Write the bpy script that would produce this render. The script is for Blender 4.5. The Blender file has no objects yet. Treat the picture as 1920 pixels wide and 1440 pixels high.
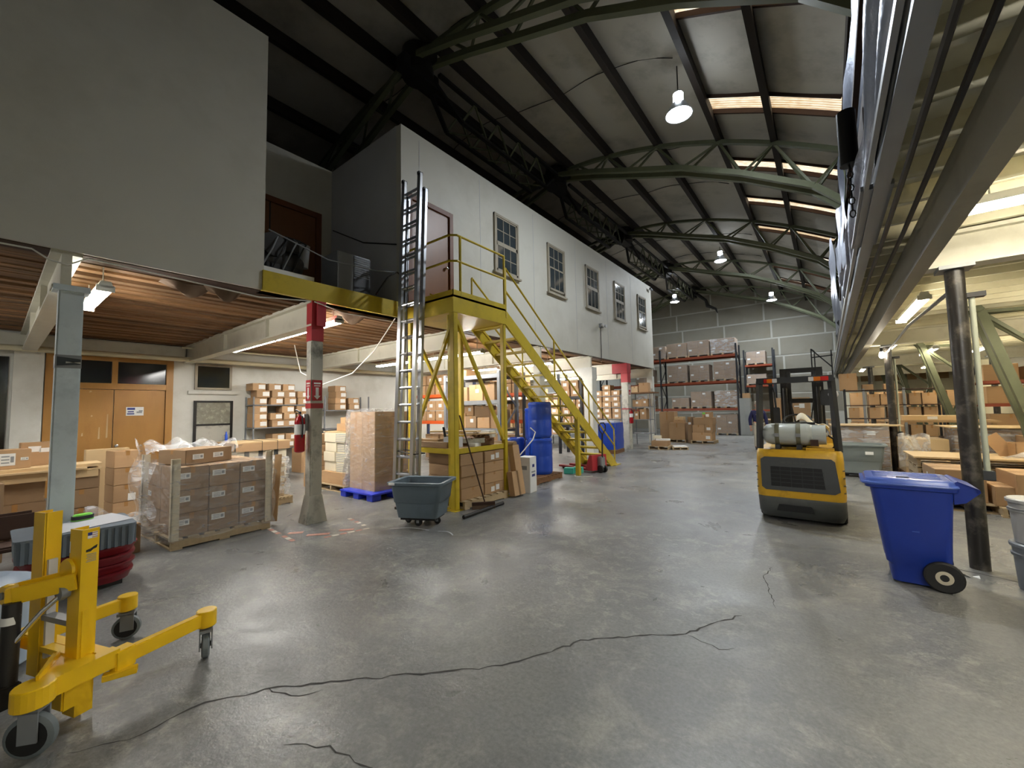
import bpy, bmesh, math, random
from mathutils import Vector, Matrix
random.seed(7)
PI = math.pi
sc = bpy.context.scene
# ---------------------------------------------------------------- camera
cam_d = bpy.data.cameras.new('camera'); cam = bpy.data.objects.new('camera', cam_d)
sc.collection.objects.link(cam); sc.camera = cam
cam_d.sensor_width = 36.0; cam_d.lens = 760.0/1920.0*36.0; cam_d.clip_start = 0.05; cam_d.clip_end = 200
YAW, PIT, ROL = math.radians(37.83), math.radians(3.61), math.radians(-1.105)
fw = Vector((-math.sin(YAW)*math.cos(PIT), math.cos(YAW)*math.cos(PIT), math.sin(PIT)))
rt = fw.cross(Vector((0, 0, 1))).normalized(); up = rt.cross(fw)
r2 = math.cos(ROL)*rt + math.sin(ROL)*up; u2 = -math.sin(ROL)*rt + math.cos(ROL)*up
cam.matrix_world = Matrix(((r2.x, u2.x, -fw.x, 0), (r2.y, u2.y, -fw.y, 0), (r2.z, u2.z, -fw.z, 1.7), (0, 0, 0, 1)))
# ---------------------------------------------------------------- world, exposure
w = bpy.data.worlds.new('world'); sc.world = w; w.use_nodes = True
w.node_tree.nodes['Background'].inputs[0].default_value = (.75, .85, 1, 1)
w.node_tree.nodes['Background'].inputs[1].default_value = 1.0
vs = sc.view_settings
vs.view_transform = 'Standard'; vs.look = 'None'; vs.gamma = 1.0; vs.use_curve_mapping = False
vs.exposure = 1.1
HIGHBAY, TUBE, SKYL = 270.0, 50.0, .6
sc.cycles.use_denoising = True
sc.cycles.max_bounces = 5; sc.cycles.diffuse_bounces = 3; sc.cycles.glossy_bounces = 2; sc.cycles.transmission_bounces = 2; sc.cycles.transparent_max_bounces = 10
sc.cycles.caustics_reflective = False; sc.cycles.caustics_refractive = False; sc.cycles.use_adaptive_sampling = True; sc.cycles.adaptive_threshold = .06; sc.cycles.adaptive_min_samples = 16
# ---------------------------------------------------------------- helpers
C = sc.collection
def lin(h):
    h = h.lstrip('#'); o = []
    for i in (0, 2, 4):
        v = int(h[i:i+2], 16)/255.0
        o.append(v/12.92 if v <= .04045 else ((v+.055)/1.055)**2.4)
    return tuple(o)
MATS = {}
def M(name, col, rough=.6, metal=0.0, var=.12, scale=6.0, bump=0.0, bscale=40.0, rnd=0.0, dirt=None, damt=.5, dscale=1.5, alpha=1.0, spec=.5, stretch=None):
    """procedural material: noise-mottled base colour, optional per-object tone, dirt blotches and fine relief"""
    m = bpy.data.materials.new(name); m.use_nodes = True; nt = m.node_tree; N = nt.nodes; L = nt.links
    b = N['Principled BSDF']; c = lin(col) if isinstance(col, str) else col
    tc = N.new('ShaderNodeTexCoord'); co = tc.outputs['Object']
    if stretch:
        mp = N.new('ShaderNodeMapping'); mp.inputs['Scale'].default_value = stretch; L.new(co, mp.inputs[0]); co = mp.outputs[0]
    nz = N.new('ShaderNodeTexNoise'); nz.inputs['Scale'].default_value = scale; nz.inputs['Detail'].default_value = 5
    L.new(co, nz.inputs['Vector'])
    mx = N.new('ShaderNodeMix'); mx.data_type = 'RGBA'
    mx.inputs[6].default_value = (*[x*(1-var) for x in c], 1); mx.inputs[7].default_value = (*[min(1, x*(1+var)) for x in c], 1)
    L.new(nz.outputs['Fac'], mx.inputs[0]); out = mx.outputs[2]
    if dirt:
        n2 = N.new('ShaderNodeTexNoise'); n2.inputs['Scale'].default_value = dscale; n2.inputs['Detail'].default_value = 7; n2.inputs['Roughness'].default_value = .65
        L.new(co, n2.inputs['Vector'])
        rp = N.new('ShaderNodeValToRGB'); rp.color_ramp.elements[0].position = .5; rp.color_ramp.elements[1].position = .68
        rp.color_ramp.elements[1].color = (damt, damt, damt, 1); L.new(n2.outputs['Fac'], rp.inputs[0])
        m2 = N.new('ShaderNodeMix'); m2.data_type = 'RGBA'; m2.inputs[7].default_value = (*lin(dirt), 1)
        L.new(rp.outputs[0], m2.inputs[0]); L.new(out, m2.inputs[6]); out = m2.outputs[2]
    if rnd:
        oi = N.new('ShaderNodeObjectInfo'); mr = N.new('ShaderNodeMapRange'); mr.inputs[3].default_value = 1-rnd; mr.inputs[4].default_value = 1+rnd
        L.new(oi.outputs['Random'], mr.inputs[0]); hs = N.new('ShaderNodeHueSaturation'); L.new(mr.outputs[0], hs.inputs['Value']); L.new(out, hs.inputs['Color']); out = hs.outputs[0]
    L.new(out, b.inputs['Base Color'])
    b.inputs['Roughness'].default_value = rough; b.inputs['Metallic'].default_value = metal; b.inputs['Specular IOR Level'].default_value = spec
    if alpha < 1: b.inputs['Alpha'].default_value = alpha
    if bump:
        n3 = N.new('ShaderNodeTexNoise'); n3.inputs['Scale'].default_value = bscale; n3.inputs['Detail'].default_value = 4; L.new(co, n3.inputs['Vector'])
        bp = N.new('ShaderNodeBump'); bp.inputs['Strength'].default_value = bump; bp.inputs['Distance'].default_value = .02
        L.new(n3.outputs['Fac'], bp.inputs['Height']); L.new(bp.outputs[0], b.inputs['Normal'])
    MATS[name] = m; return m
def emit(name, col, s):
    m = bpy.data.materials.new(name); m.use_nodes = True; b = m.node_tree.nodes['Principled BSDF']
    b.inputs['Base Color'].default_value = (.9, .9, .9, 1); b.inputs['Emission Color'].default_value = (*col, 1); b.inputs['Emission Strength'].default_value = s
    MATS[name] = m; return m
def film(name, tint=(.95, .97, 1), amt=.3, rough=.18, bump=.6, bscale=14, white=0.0, stretch=(1, 1, 1)):
    """thin clear stretch film: mostly see-through with crinkled gloss"""
    m = bpy.data.materials.new(name); m.use_nodes = True; nt = m.node_tree; N = nt.nodes; L = nt.links
    b = N['Principled BSDF']; b.inputs['Base Color'].default_value = (*tint, 1); b.inputs['Roughness'].default_value = rough; b.inputs['Specular IOR Level'].default_value = .9
    tr = N.new('ShaderNodeBsdfTransparent'); mx = N.new('ShaderNodeMixShader'); tc = N.new('ShaderNodeTexCoord')
    mp = N.new('ShaderNodeMapping'); mp.inputs['Scale'].default_value = stretch; L.new(tc.outputs['Object'], mp.inputs[0])
    nz = N.new('ShaderNodeTexNoise'); nz.inputs['Scale'].default_value = bscale; nz.inputs['Detail'].default_value = 5; nz.inputs['Distortion'].default_value = 1.2; L.new(mp.outputs[0], nz.inputs['Vector'])
    bp = N.new('ShaderNodeBump'); bp.inputs['Strength'].default_value = bump; bp.inputs['Distance'].default_value = .05; L.new(nz.outputs['Fac'], bp.inputs['Height']); L.new(bp.outputs[0], b.inputs['Normal'])
    mr = N.new('ShaderNodeMapRange'); mr.inputs[1].default_value = .45; mr.inputs[2].default_value = .75; mr.inputs[3].default_value = amt*.55; mr.inputs[4].default_value = min(1, amt*1.7+white); L.new(nz.outputs['Fac'], mr.inputs[0])
    L.new(mr.outputs[0], mx.inputs[0]); L.new(tr.outputs[0], mx.inputs[1]); L.new(b.outputs[0], mx.inputs[2]); L.new(mx.outputs[0], N['Material Output'].inputs[0])
    MATS[name] = m; return m
class B:
    """collects shapes into one mesh"""
    def __init__(s): s.v = []; s.f = []
    def add(s, vs, fs):
        n = len(s.v); s.v += [tuple(p) for p in vs]; s.f += [tuple(i+n for i in q) for q in fs]; return s
    def box(s, lo, hi, mat=None):
        x0, y0, z0 = lo; x1, y1, z1 = hi
        vs = [(x0, y0, z0), (x1, y0, z0), (x1, y1, z0), (x0, y1, z0), (x0, y0, z1), (x1, y0, z1), (x1, y1, z1), (x0, y1, z1)]
        if mat is not None: vs = [tuple(mat @ Vector(p)) for p in vs]
        return s.add(vs, [(0, 3, 2, 1), (4, 5, 6, 7), (0, 1, 5, 4), (1, 2, 6, 5), (2, 3, 7, 6), (3, 0, 4, 7)])
    def cbox(s, c, d, rz=0, mat=None):
        m = Matrix.Translation(c) @ Matrix.Rotation(rz, 4, 'Z')
        if mat is not None: m = m @ mat
        return s.box([-x/2 for x in d], [x/2 for x in d], m)
    def bar(s, p, q, w, h, upv=(0, 0, 1)):
        p = Vector(p); q = Vector(q); d = (q-p); L = d.length
        if L < 1e-6: return s
        d.normalize(); a = Vector(upv).cross(d)
        if a.length < 1e-3: a = Vector((0, 1, 0)).cross(d)
        a.normalize(); b = d.cross(a)
        m = Matrix(((a.x, b.x, d.x, p.x), (a.y, b.y, d.y, p.y), (a.z, b.z, d.z, p.z), (0, 0, 0, 1)))
        return s.box((-w/2, -h/2, 0), (w/2, h/2, L), m)
    def tube(s, pts, r, n=8, closed=False):
        pts = [Vector(p) for p in pts]; k = len(pts); rr = r if isinstance(r, (list, tuple)) else [r]*k; rings = []; pa = None
        for i, p in enumerate(pts):
            if closed: d = pts[(i+1) % k]-pts[i-1]
            else: d = pts[min(i+1, k-1)]-pts[max(i-1, 0)]
            d.normalize()
            if pa is None:
                a = Vector((0, 0, 1)).cross(d)
                if a.length < 1e-3: a = Vector((1, 0, 0))
            else: a = pa-d*pa.dot(d)
            a.normalize(); pa = a; b = d.cross(a)
            rings.append([p+(a*math.cos(2*PI*j/n)+b*math.sin(2*PI*j/n))*rr[i] for j in range(n)])
        vs = [q for g in rings for q in g]; fs = []
        for i in range(k if closed else k-1):
            i2 = (i+1) % k
            for j in range(n): fs.append((i*n+j, i*n+(j+1) % n, i2*n+(j+1) % n, i2*n+j))
        if not closed: fs += [tuple(range(n-1, -1, -1)), tuple((k-1)*n+j for j in range(n))]
        return s.add(vs, fs)
    def cyl(s, p, q, r, n=16): return s.tube([p, q], r, n)
    def lathe(s, prof, o=(0, 0, 0), axis='Z', n=24, mat=None):
        vs = []; fs = []; k = len(prof); o = Vector(o)
        for r, h in prof:
            for j in range(n):
                c, d = math.cos(2*PI*j/n)*r, math.sin(2*PI*j/n)*r
                p = {'Z': (c, d, h), 'Y': (c, h, -d), 'X': (h, c, d)}[axis]; p = Vector(p)
                if mat is not None: p = mat @ p
                vs.append(p+o)
        for i in range(k-1):
            for j in range(n): fs.append((i*n+j, i*n+(j+1) % n, (i+1)*n+(j+1) % n, (i+1)*n+j))
        fs += [tuple(range(n-1, -1, -1)), tuple((k-1)*n+j for j in range(n))]
        return s.add(vs, fs)
    def loft(s, rings, cap=True):
        n = len(rings[0]); vs = [p for g in rings for p in g]; fs = []
        for i in range(len(rings)-1):
            for j in range(n): fs.append((i*n+j, i*n+(j+1) % n, (i+1)*n+(j+1) % n, (i+1)*n+j))
        if cap: fs += [tuple(range(n-1, -1, -1)), tuple((len(rings)-1)*n+j for j in range(n))]
        return s.add(vs, fs)
    def prism(s, poly, a, b, axis='Y'):
        """extrude a 2D polygon from a to b along axis"""
        f = {'Y': lambda u, v, t: (u, t, v), 'X': lambda u, v, t: (t, u, v), 'Z': lambda u, v, t: (u, v, t)}[axis]
        n = len(poly); vs = [f(u, v, a) for u, v in poly]+[f(u, v, b) for u, v in poly]
        return s.add(vs, [tuple(range(n-1, -1, -1)), tuple(range(n, 2*n))]+[(i, (i+1) % n, n+(i+1) % n, n+i) for i in range(n)])
    def sheet(s, fn, nu, nv):
        vs = [fn(i/nu, j/nv) for j in range(nv+1) for i in range(nu+1)]
        return s.add(vs, [(j*(nu+1)+i, j*(nu+1)+i+1, (j+1)*(nu+1)+i+1, (j+1)*(nu+1)+i) for j in range(nv) for i in range(nu)])
    def mesh(s, name, mat, smooth=False, bevel=0):
        me = bpy.data.meshes.new(name); me.from_pydata(s.v, [], s.f)
        bm = bmesh.new(); bm.from_mesh(me)
        bmesh.ops.recalc_face_normals(bm, faces=bm.faces)
        if bevel: bmesh.ops.bevel(bm, geom=list(bm.edges), offset=bevel, segments=2, affect='EDGES', clamp_overlap=True)
        if smooth:
            for f in bm.faces: f.smooth = True
            for e in bm.edges:
                if len(e.link_faces) == 2 and e.calc_face_angle(0) > .7: e.smooth = False
        bm.to_mesh(me); bm.free()
        if mat: me.materials.append(MATS[mat] if isinstance(mat, str) else mat)
        return me
    def build(s, name, mat, parent=None, smooth=False, bevel=0, loc=None, rz=0):
        return obj(name, s.mesh(name, mat, smooth, bevel), parent, loc, rz)
def obj(name, me, parent=None, loc=None, rz=0):
    o = bpy.data.objects.new(name, me); C.objects.link(o)
    if parent is not None: o.parent = parent
    if loc is not None: o.location = loc
    if rz: o.rotation_euler = (0, 0, rz)
    return o
def tag(o, label, cat, group=None, kind=None):
    o['label'] = label; o['category'] = cat
    if group: o['group'] = group
    if kind: o['kind'] = kind
    return o
def thing(name, label, cat, loc=(0, 0, 0), rz=0, group=None):
    return tag(obj(name, None, None, loc, rz), label, cat, group)
def struct(o): o['kind'] = 'structure'; return o
def copy_tree(o, parent=None):
    c = o.copy(); C.objects.link(c)
    if parent is not None: c.parent = parent
    for ch in o.children: copy_tree(ch, c)
    return c
ORD = ['first', 'second', 'third', 'fourth', 'fifth', 'sixth', 'seventh', 'eighth', 'ninth', 'tenth', 'eleventh', 'twelfth']
def Vlerp(a, b, t): return Vector(a)*(1-t)+Vector(b)*t
# ---------------------------------------------------------------- materials
M('office_paint', '#CFCDC2', .55, var=.05, scale=1.2, bump=.05, bscale=120, dirt='#A9A492', damt=.35, dscale=.5)
M('grey_paint', '#C6C7C9', .55, var=.06, scale=2)
M('white_paint', '#DEDED6', .5, var=.06, scale=2, dirt='#B7B4A4', damt=.4, dscale=1.2)
M('cream_paint', '#E2DBC0', .5, var=.06, scale=2, dirt='#C2B892', damt=.4, dscale=1.0)
M('beam_white', '#D9D6C6', .45, var=.06, scale=3, dirt='#A8A28C', damt=.35, dscale=2)
M('deck_beam', '#8E8B7E', .5, var=.1, scale=2, dirt='#6C685A', damt=.4)
M('roof_skin', '#B9B5AA', .7, var=.10, scale=1.1, bump=.35, bscale=3, dirt='#5F5A4F', damt=.45, dscale=.7)
M('truss_green', '#666B52', .55, var=.15, scale=5, dirt='#4A4F3A', damt=.5)
M('purlin_brown', '#241C16', .7, var=.2, scale=5, stretch=(4, .4, 4))
M('dark_steel', '#1E1C1A', .5, var=.2, scale=6)
M('plank_wood', '#83603E', .7, var=.35, scale=5, stretch=(8, .6, 8), bump=.3, bscale=12, rnd=.35, dirt='#4A331F', damt=.7, dscale=2)
M('dark_wood', '#3A2417', .75, var=.3, scale=5, stretch=(1, .3, 4))
M('door_wood', '#B0803F', .45, var=.14, scale=3, stretch=(2, 2, .5), bump=.05, dirt='#8A5A2A', damt=.4)
M('door_brown', '#7E5230', .4, var=.12, scale=3, stretch=(2, 2, .5))
M('door_trim', '#6E4023', .5, var=.2, scale=4)
M('dark_glass', '#1A2022', .12, var=.2, scale=2, spec=.8)
M('window_glass', '#3C4448', .08, var=.35, scale=1.2, spec=.9)
M('window_wood', '#A39A88', .55, var=.2, scale=5)
M('drywall', '#8F8B7E', .8, var=.08, scale=2, dirt='#837C69', damt=.5, dscale=.6)
M('joint_white', '#B9B8AF', .8, var=.06, scale=4)
M('yellow_paint', '#C9B02C', .4, var=.10, scale=4, dirt='#97852B', damt=.45, dscale=3)
M('lift_yellow', '#F2C41A', .32, var=.05, scale=4)
M('red_paint', '#B8323A', .45, var=.1, scale=4, dirt='#8E2B2E', damt=.4)
M('ext_red', '#A3121C', .25, var=.05, scale=4)
M('red_plastic', '#7C1F27', .4, var=.1, scale=6)
M('column_grey', '#D3DEE2', .45, var=.10, scale=4, dirt='#93A0A6', damt=.5, dscale=2.2)
M('column_worn', '#C4C2B6', .55, var=.10, scale=3, dirt='#57544B', damt=.8, dscale=3.2)
M('cardboard', '#B2906A', .75, var=.08, scale=5, rnd=.14, bump=.04, bscale=80, stretch=(1, 1, 6))
M('cardboard_dull', '#95795A', .75, var=.08, scale=5, rnd=.10, bump=.04, bscale=80)
M('kraft_pale', '#CBAF84', .7, var=.06, scale=3, rnd=.06)
M('box_tape', '#A87B45', .3, var=.05, scale=6)
M('paper_white', '#E9E9E6', .6, var=.03, scale=10)
M('paper_cream', '#E6DCC2', .6, var=.05, scale=10)
M('print_grey', '#8D9296', .6, var=.1, scale=60)
M('print_black', '#20201F', .6, var=.1, scale=60)
M('print_red', '#B62630', .5, var=.05)
M('print_blue', '#27357F', .5, var=.05)
M('pallet_wood', '#B39E7C', .75, var=.18, scale=5, stretch=(2, 6, 6), rnd=.15, bump=.1)
M('pallet_dark', '#7A5738', .75, var=.2, scale=5, stretch=(2, 6, 6), rnd=.15)
M('corner_pale', '#CFC3A6', .7)
M('lumber', '#B4946A', .7, var=.15, scale=4, stretch=(6, 6, .6), rnd=.12)
M('aluminium', '#B9BDC2', .3, metal=.9, var=.06, scale=8)
M('chrome', '#D5D8DC', .15, metal=1, var=.02)
M('steel_grey', '#8C8F92', .45, metal=.3, var=.08, scale=6)
M('rack_grey', '#7D8084', .5, var=.08, scale=6)
M('rack_blue', '#2B3A5E', .45, var=.1, scale=6)
M('rack_dark', '#23262B', .5, var=.1, scale=6)
M('rack_orange', '#D2571F', .45, var=.1, scale=6)
M('rack_red', '#8F4023', .5, var=.12, scale=6)
M('tub_grey', '#5F6D77', .45, var=.06, scale=4, dirt='#3D464B', damt=.4)
M('tub_pale', '#848D8C', .5, var=.06, scale=4)
M('bin_blue', '#16338F', .38, var=.05, scale=4)
M('bin_lid', '#4A63B4', .25, var=.05, scale=4)  # paler than the body: reflected light put into the lid colour
M('drum_blue', '#1C48B4', .32, var=.08, scale=3)
M('pallet_blue', '#2A3FC4', .4, var=.06)
M('rubber', '#191919', .6, var=.15, scale=10)
M('rubber_grey', '#6E7679', .5, var=.1, scale=8)
M('hub_tan', '#C9BFA8', .5, var=.05)
M('fork_yellow', '#CDA024', .38, var=.08, scale=4, dirt='#7A6222', damt=.55, dscale=4)
M('fork_dark', '#2C2E31', .5, var=.12, scale=6)
M('fork_grey', '#4B4E4D', .55, var=.15, scale=5, dirt='#35352F', damt=.5, dscale=3)
M('tank_grey', '#B4BAB6', .3, var=.05, scale=4, dirt='#8F948D', damt=.3)
M('strap_olive', '#6D6B55', .6, var=.1)
M('lens_red', '#C2221E', .2, var=.03)
M('lens_amber', '#D9741C', .2, var=.03)
M('lens_clear', '#DADADA', .2, var=.03)
M('black_plastic', '#17181A', .45, var=.1)
M('cable_white', '#D8D6CC', .5, var=.05)
M('cable_black', '#141414', .5, var=.1)
M('pipe_cream', '#D9D2B4', .45, var=.06, scale=5)
M('pole_black', '#2A2724', .35, var=.3, scale=5, dirt='#7A7368', damt=.6, dscale=5)
M('foil', '#757E93', .34, metal=.6, var=.25, scale=4, bump=.35, bscale=9)
M('poly_white', '#C9CCD2', .4, var=.06)
M('tray_grey', '#69747F', .5, var=.08, scale=6)
M('teal', '#4FC0AC', .5, var=.06)
M('bucket_white', '#D4D2CB', .4, var=.06)
M('bucket_grey', '#8F9499', .4, var=.08)
M('sweat_navy', '#20224E', .85, var=.1, scale=20)
M('trouser', '#B9B4A6', .85, var=.1, scale=20)
M('skin', '#C48E74', .55, var=.06, scale=10)
M('hair', '#A79A88', .8, var=.15, scale=40)
M('cabinet_grey', '#9A9D9A', .45, var=.05, scale=4)
M('tape_red', '#B58474', .6, var=.3, scale=20)
M('tape_white', '#CFC9BB', .6, var=.2, scale=20)
M('corrugated_cream', '#DDD8BF', .5, var=.08, scale=3, dirt='#B3A67C', damt=.4)
M('debris', '#6E5A48', .8, var=.3, scale=8)
emit('tube_glow', (1.0, .98, .94), TUBE)
emit('tube_warm', (1.0, .90, .70), TUBE*.62)
emit('bay_glow', (.86, .93, 1.0), HIGHBAY)
emit('up_glow', (.86, .93, 1.0), 26)
emit('bulb_glow', (1.0, .9, .72), 60)
film('wrap', amt=.2, bscale=5, stretch=(1, 1, 3))
film('wrap_thick', amt=.34, bscale=2.6, white=.08, stretch=(1, 1, 4))
film('wrap_bag', tint=(.9, .88, .84), amt=.42, bscale=5, white=.15)
# skylight panel: glowing sheet, daylight and rib shading painted into its emission colour
m = emit('skylight_panel', (1.0, .86, .62), SKYL)
nt = m.node_tree; N = nt.nodes; L_ = nt.links; tc = N.new('ShaderNodeTexCoord')
nz = N.new('ShaderNodeTexNoise'); nz.inputs['Scale'].default_value = 7; nz.inputs['Detail'].default_value = 6; nz.inputs['Roughness'].default_value = .7; L_.new(tc.outputs['Object'], nz.inputs['Vector'])
rp = N.new('ShaderNodeValToRGB'); rp.color_ramp.elements[0].color = (.5, .32, .14, 1); rp.color_ramp.elements[0].position = .3; rp.color_ramp.elements[1].color = (1, .93, .75, 1); rp.color_ramp.elements[1].position = .6
wvt = N.new('ShaderNodeTexWave'); wvt.bands_direction = 'Y'; wvt.inputs['Scale'].default_value = 3.6; wvt.inputs['Distortion'].default_value = .6; L_.new(tc.outputs['Object'], wvt.inputs['Vector'])
r2_ = N.new('ShaderNodeValToRGB'); r2_.color_ramp.elements[0].color = (.42, .28, .12, 1); r2_.color_ramp.elements[0].position = .05; r2_.color_ramp.elements[1].color = (1, 1, 1, 1); r2_.color_ramp.elements[1].position = .4; L_.new(wvt.outputs['Fac'], r2_.inputs[0])
mm = N.new('ShaderNodeMix'); mm.data_type = 'RGBA'; mm.blend_type = 'MULTIPLY'; mm.inputs[0].default_value = 1.0; L_.new(rp.outputs[0], mm.inputs[6]); L_.new(r2_.outputs[0], mm.inputs[7])
L_.new(nz.outputs['Fac'], rp.inputs[0]); L_.new(mm.outputs[2], N['Principled BSDF'].inputs['Emission Color'])
m.cycles.emission_sampling = 'NONE'
# concrete floor: mottled grey, worn glossy patches, oil stains, hairline crazing
def concrete():
    m = bpy.data.materials.new('concrete'); m.use_nodes = True; nt = m.node_tree; N = nt.nodes; L = nt.links; b = N['Principled BSDF']; MATS['concrete'] = m
    tc = N.new('ShaderNodeTexCoord'); co = tc.outputs['Object']
    def noise(s, d=6, r=.6, dist=0):
        n = N.new('ShaderNodeTexNoise'); n.inputs['Scale'].default_value = s; n.inputs['Detail'].default_value = d; n.inputs['Roughness'].default_value = r; n.inputs['Distortion'].default_value = dist; L.new(co, n.inputs['Vector']); return n.outputs['Fac']
    def ramp(f, p0, p1, c0, c1):
        r = N.new('ShaderNodeValToRGB'); e = r.color_ramp.elements; e[0].position = p0; e[1].position = p1; e[0].color = (*c0, 1); e[1].color = (*c1, 1); L.new(f, r.inputs[0]); return r.outputs[0]
    def mix(f, a, c, mode='MIX'):
        x = N.new('ShaderNodeMix'); x.data_type = 'RGBA'; x.blend_type = mode
        for s, v in ((0, f), (6, a), (7, c)):
            if isinstance(v, (int, float)): x.inputs[s].default_value = v
            elif isinstance(v, tuple): x.inputs[s].default_value = (*v, 1)
            else: L.new(v, x.inputs[s])
        return x.outputs[2]
    big = ramp(noise(.4, 5, .55, .3), .3, .72, lin('#6C6D6D'), lin('#848480'))
    col = mix(ramp(noise(1.6, 8, .7, .6), .52, .66, (0, 0, 0), (.6,)*3), big, lin('#9C9A92'))
    col = mix(ramp(noise(.55, 5, .6, .5), .5, .66, (0, 0, 0), (.4,)*3), col, lin('#5C5D5E'))
    grit = mix(1.0, ramp(noise(7, 8, .75, .4), .5, .62, (0, 0, 0), (.55,)*3), ramp(noise(.7, 4, .6), .42, .6, (0, 0, 0), (1, 1, 1)), 'MULTIPLY')
    col = mix(grit, col, lin('#ACA99F'))
    col = mix(.42, col, ramp(noise(38, 4, .7), .3, .7, (.25,)*3, (.75,)*3), 'OVERLAY')
    L.new(col, b.inputs['Base Color'])
    rr = N.new('ShaderNodeMapRange'); rr.inputs[1].default_value = .3; rr.inputs[2].default_value = .7; rr.inputs[3].default_value = .22; rr.inputs[4].default_value = .52
    L.new(noise(1.1, 7, .65, .5), rr.inputs[0]); L.new(rr.outputs[0], b.inputs['Roughness']); b.inputs['Specular IOR Level'].default_value = .5
    bp = N.new('ShaderNodeBump'); bp.inputs['Strength'].default_value = .25; bp.inputs['Distance'].default_value = .01; L.new(noise(24, 5, .7), bp.inputs['Height']); L.new(bp.outputs[0], b.inputs['Normal'])
concrete()
# ================================================================ SETTING
XL, XR, YN, YF = -13.4, 5.4, -7.0, 31.7           # inner faces of the hall
D, X0 = 8.1, -7.09                                 # arch roof: scale and ridge line
def chord(X):                                      # top chord of the arched trusses
    x = (-abs(X-X0)*-1)/D
    return 1.7+D*(1.01-.323*x*x)
def skin(X): return chord(X)+.34
fl_ = B(); fl_.add([(XL-.2, YN-.2, 0), (XR+.2, YN-.2, 0), (XR+.2, YF+.2, 0), (XL-.2, YF+.2, 0)], [(0, 1, 2, 3)])
floor = struct(fl_.build('floor', 'concrete'))
# long wandering crack and smaller branches, a shallow dark groove strip each
def crack(pts, wd, name='floor_crack'):
    P = []
    for a, b in zip(pts[:-1], pts[1:]):
        n = max(2, int((Vector(b)-Vector(a)).length/.05))
        P += [Vlerp((*a, 0), (*b, 0), i/n)+Vector((random.uniform(-.014, .014), random.uniform(-.014, .014), 0)) for i in range(n)]
    P.append(Vector((*pts[-1], 0))); vs = []; fs = []
    for i, p in enumerate(P):
        d = (P[min(i+1, len(P)-1)]-P[max(i-1, 0)]).normalized(); nrm = Vector((-d.y, d.x, 0)); ww = wd*random.uniform(.3, 1.1)*(.35 if i in (0, len(P)-1) else 1)
        vs += [p+nrm*ww+Vector((0, 0, .0012)), p-nrm*ww+Vector((0, 0, .0012))]
        if i: fs.append((2*i-2, 2*i-1, 2*i+1, 2*i))
    B().add(vs, fs).build(name, 'crack_dark', floor)
M('crack_dark', '#3A3835', .8, var=.2)
CR = [[(-3.0, .53), (-3.01, .84), (-2.84, 1.12), (-2.58, 1.39), (-2.25, 1.72), (-1.95, 2.0), (-1.76, 2.21), (-1.63, 2.47), (-1.52, 2.73), (-1.2, 3.04), (-.92, 3.26), (-.82, 3.51), (-.64, 3.8)],
      [(-2.84, 1.12), (-2.6, 1.2), (-2.55, 1.31)], [(-.43, 4.1), (-.6, 4.78), (-.55, 5.1)], [(-2.3, 1.0), (-2.1, 1.13), (-1.81, 1.19)], [(-.92, 3.26), (-.7, 3.2), (-.6, 3.28)], [(-3.0, .53), (-3.15, .3)]]
for k, c in enumerate(CR): crack(c, .0085 if k == 0 else .0045)
crack([(.9, 6.1), (1.6, 5.85), (2.6, 5.5)], .01)
crack([(-6.0, 13.2), (-3, 14.1), (-.3, 14.9), (1.2, 15.3)], .008)
# control joint of the slab
def wall_box(name, lo, hi, mat): return struct(B().box(lo, hi).build(name, mat))
# ---- outer walls
wall_left = B(); wall_left.box((XL-.2, YN, 0), (XL, YF, 8.6)); wall_left = struct(wall_left.build('wall_left', 'white_paint'))
wall_box('wall_right', (XR, YN, 0), (XR+.2, YF, 4.6), 'cream_paint')
wall_box('wall_near', (XL-.2, YN-.2, 0), (XR+.2, YN, 10.6), 'office_paint')
wall_far = struct(B().box((XL-.2, YF+.02, 0), (XR+.2, YF+.2, 10.6)).build('wall_far', 'joint_white'))
# drywall sheets with taped joints (staggered 1.22 x 2.8 m)
pm = B().box((0, 0, 0), (2.70, .025, 1.12)).mesh('drywall_panel', 'drywall')
for r in range(8):
    off = {0: -2.30, 1: -1.85, 2: -2.7, 3: -2.1, 4: -2.31, 5: -2.7, 6: -3.08, 7: -3.49}[r]
    for k in range(-4, 2):
        x = off+k*2.81
        if x < XL-.4 or x > .5: continue
        o = obj('drywall_panel', pm, wall_far, (x+.05, YF-.005, r*1.22+.05))
# cream painted part of the far wall beneath the right-hand deck
cp = struct(B().box((.75, YF-.06, 0), (XR, YF, 3.5)).build('wall_far_lower', 'cream_paint'))
for i in range(7):
    B().box((1.0+i*.62, YF-.10, 2.95), (1.5+i*.62, YF-.06, 3.3)).build('timber_block', 'lumber', cp)
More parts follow.
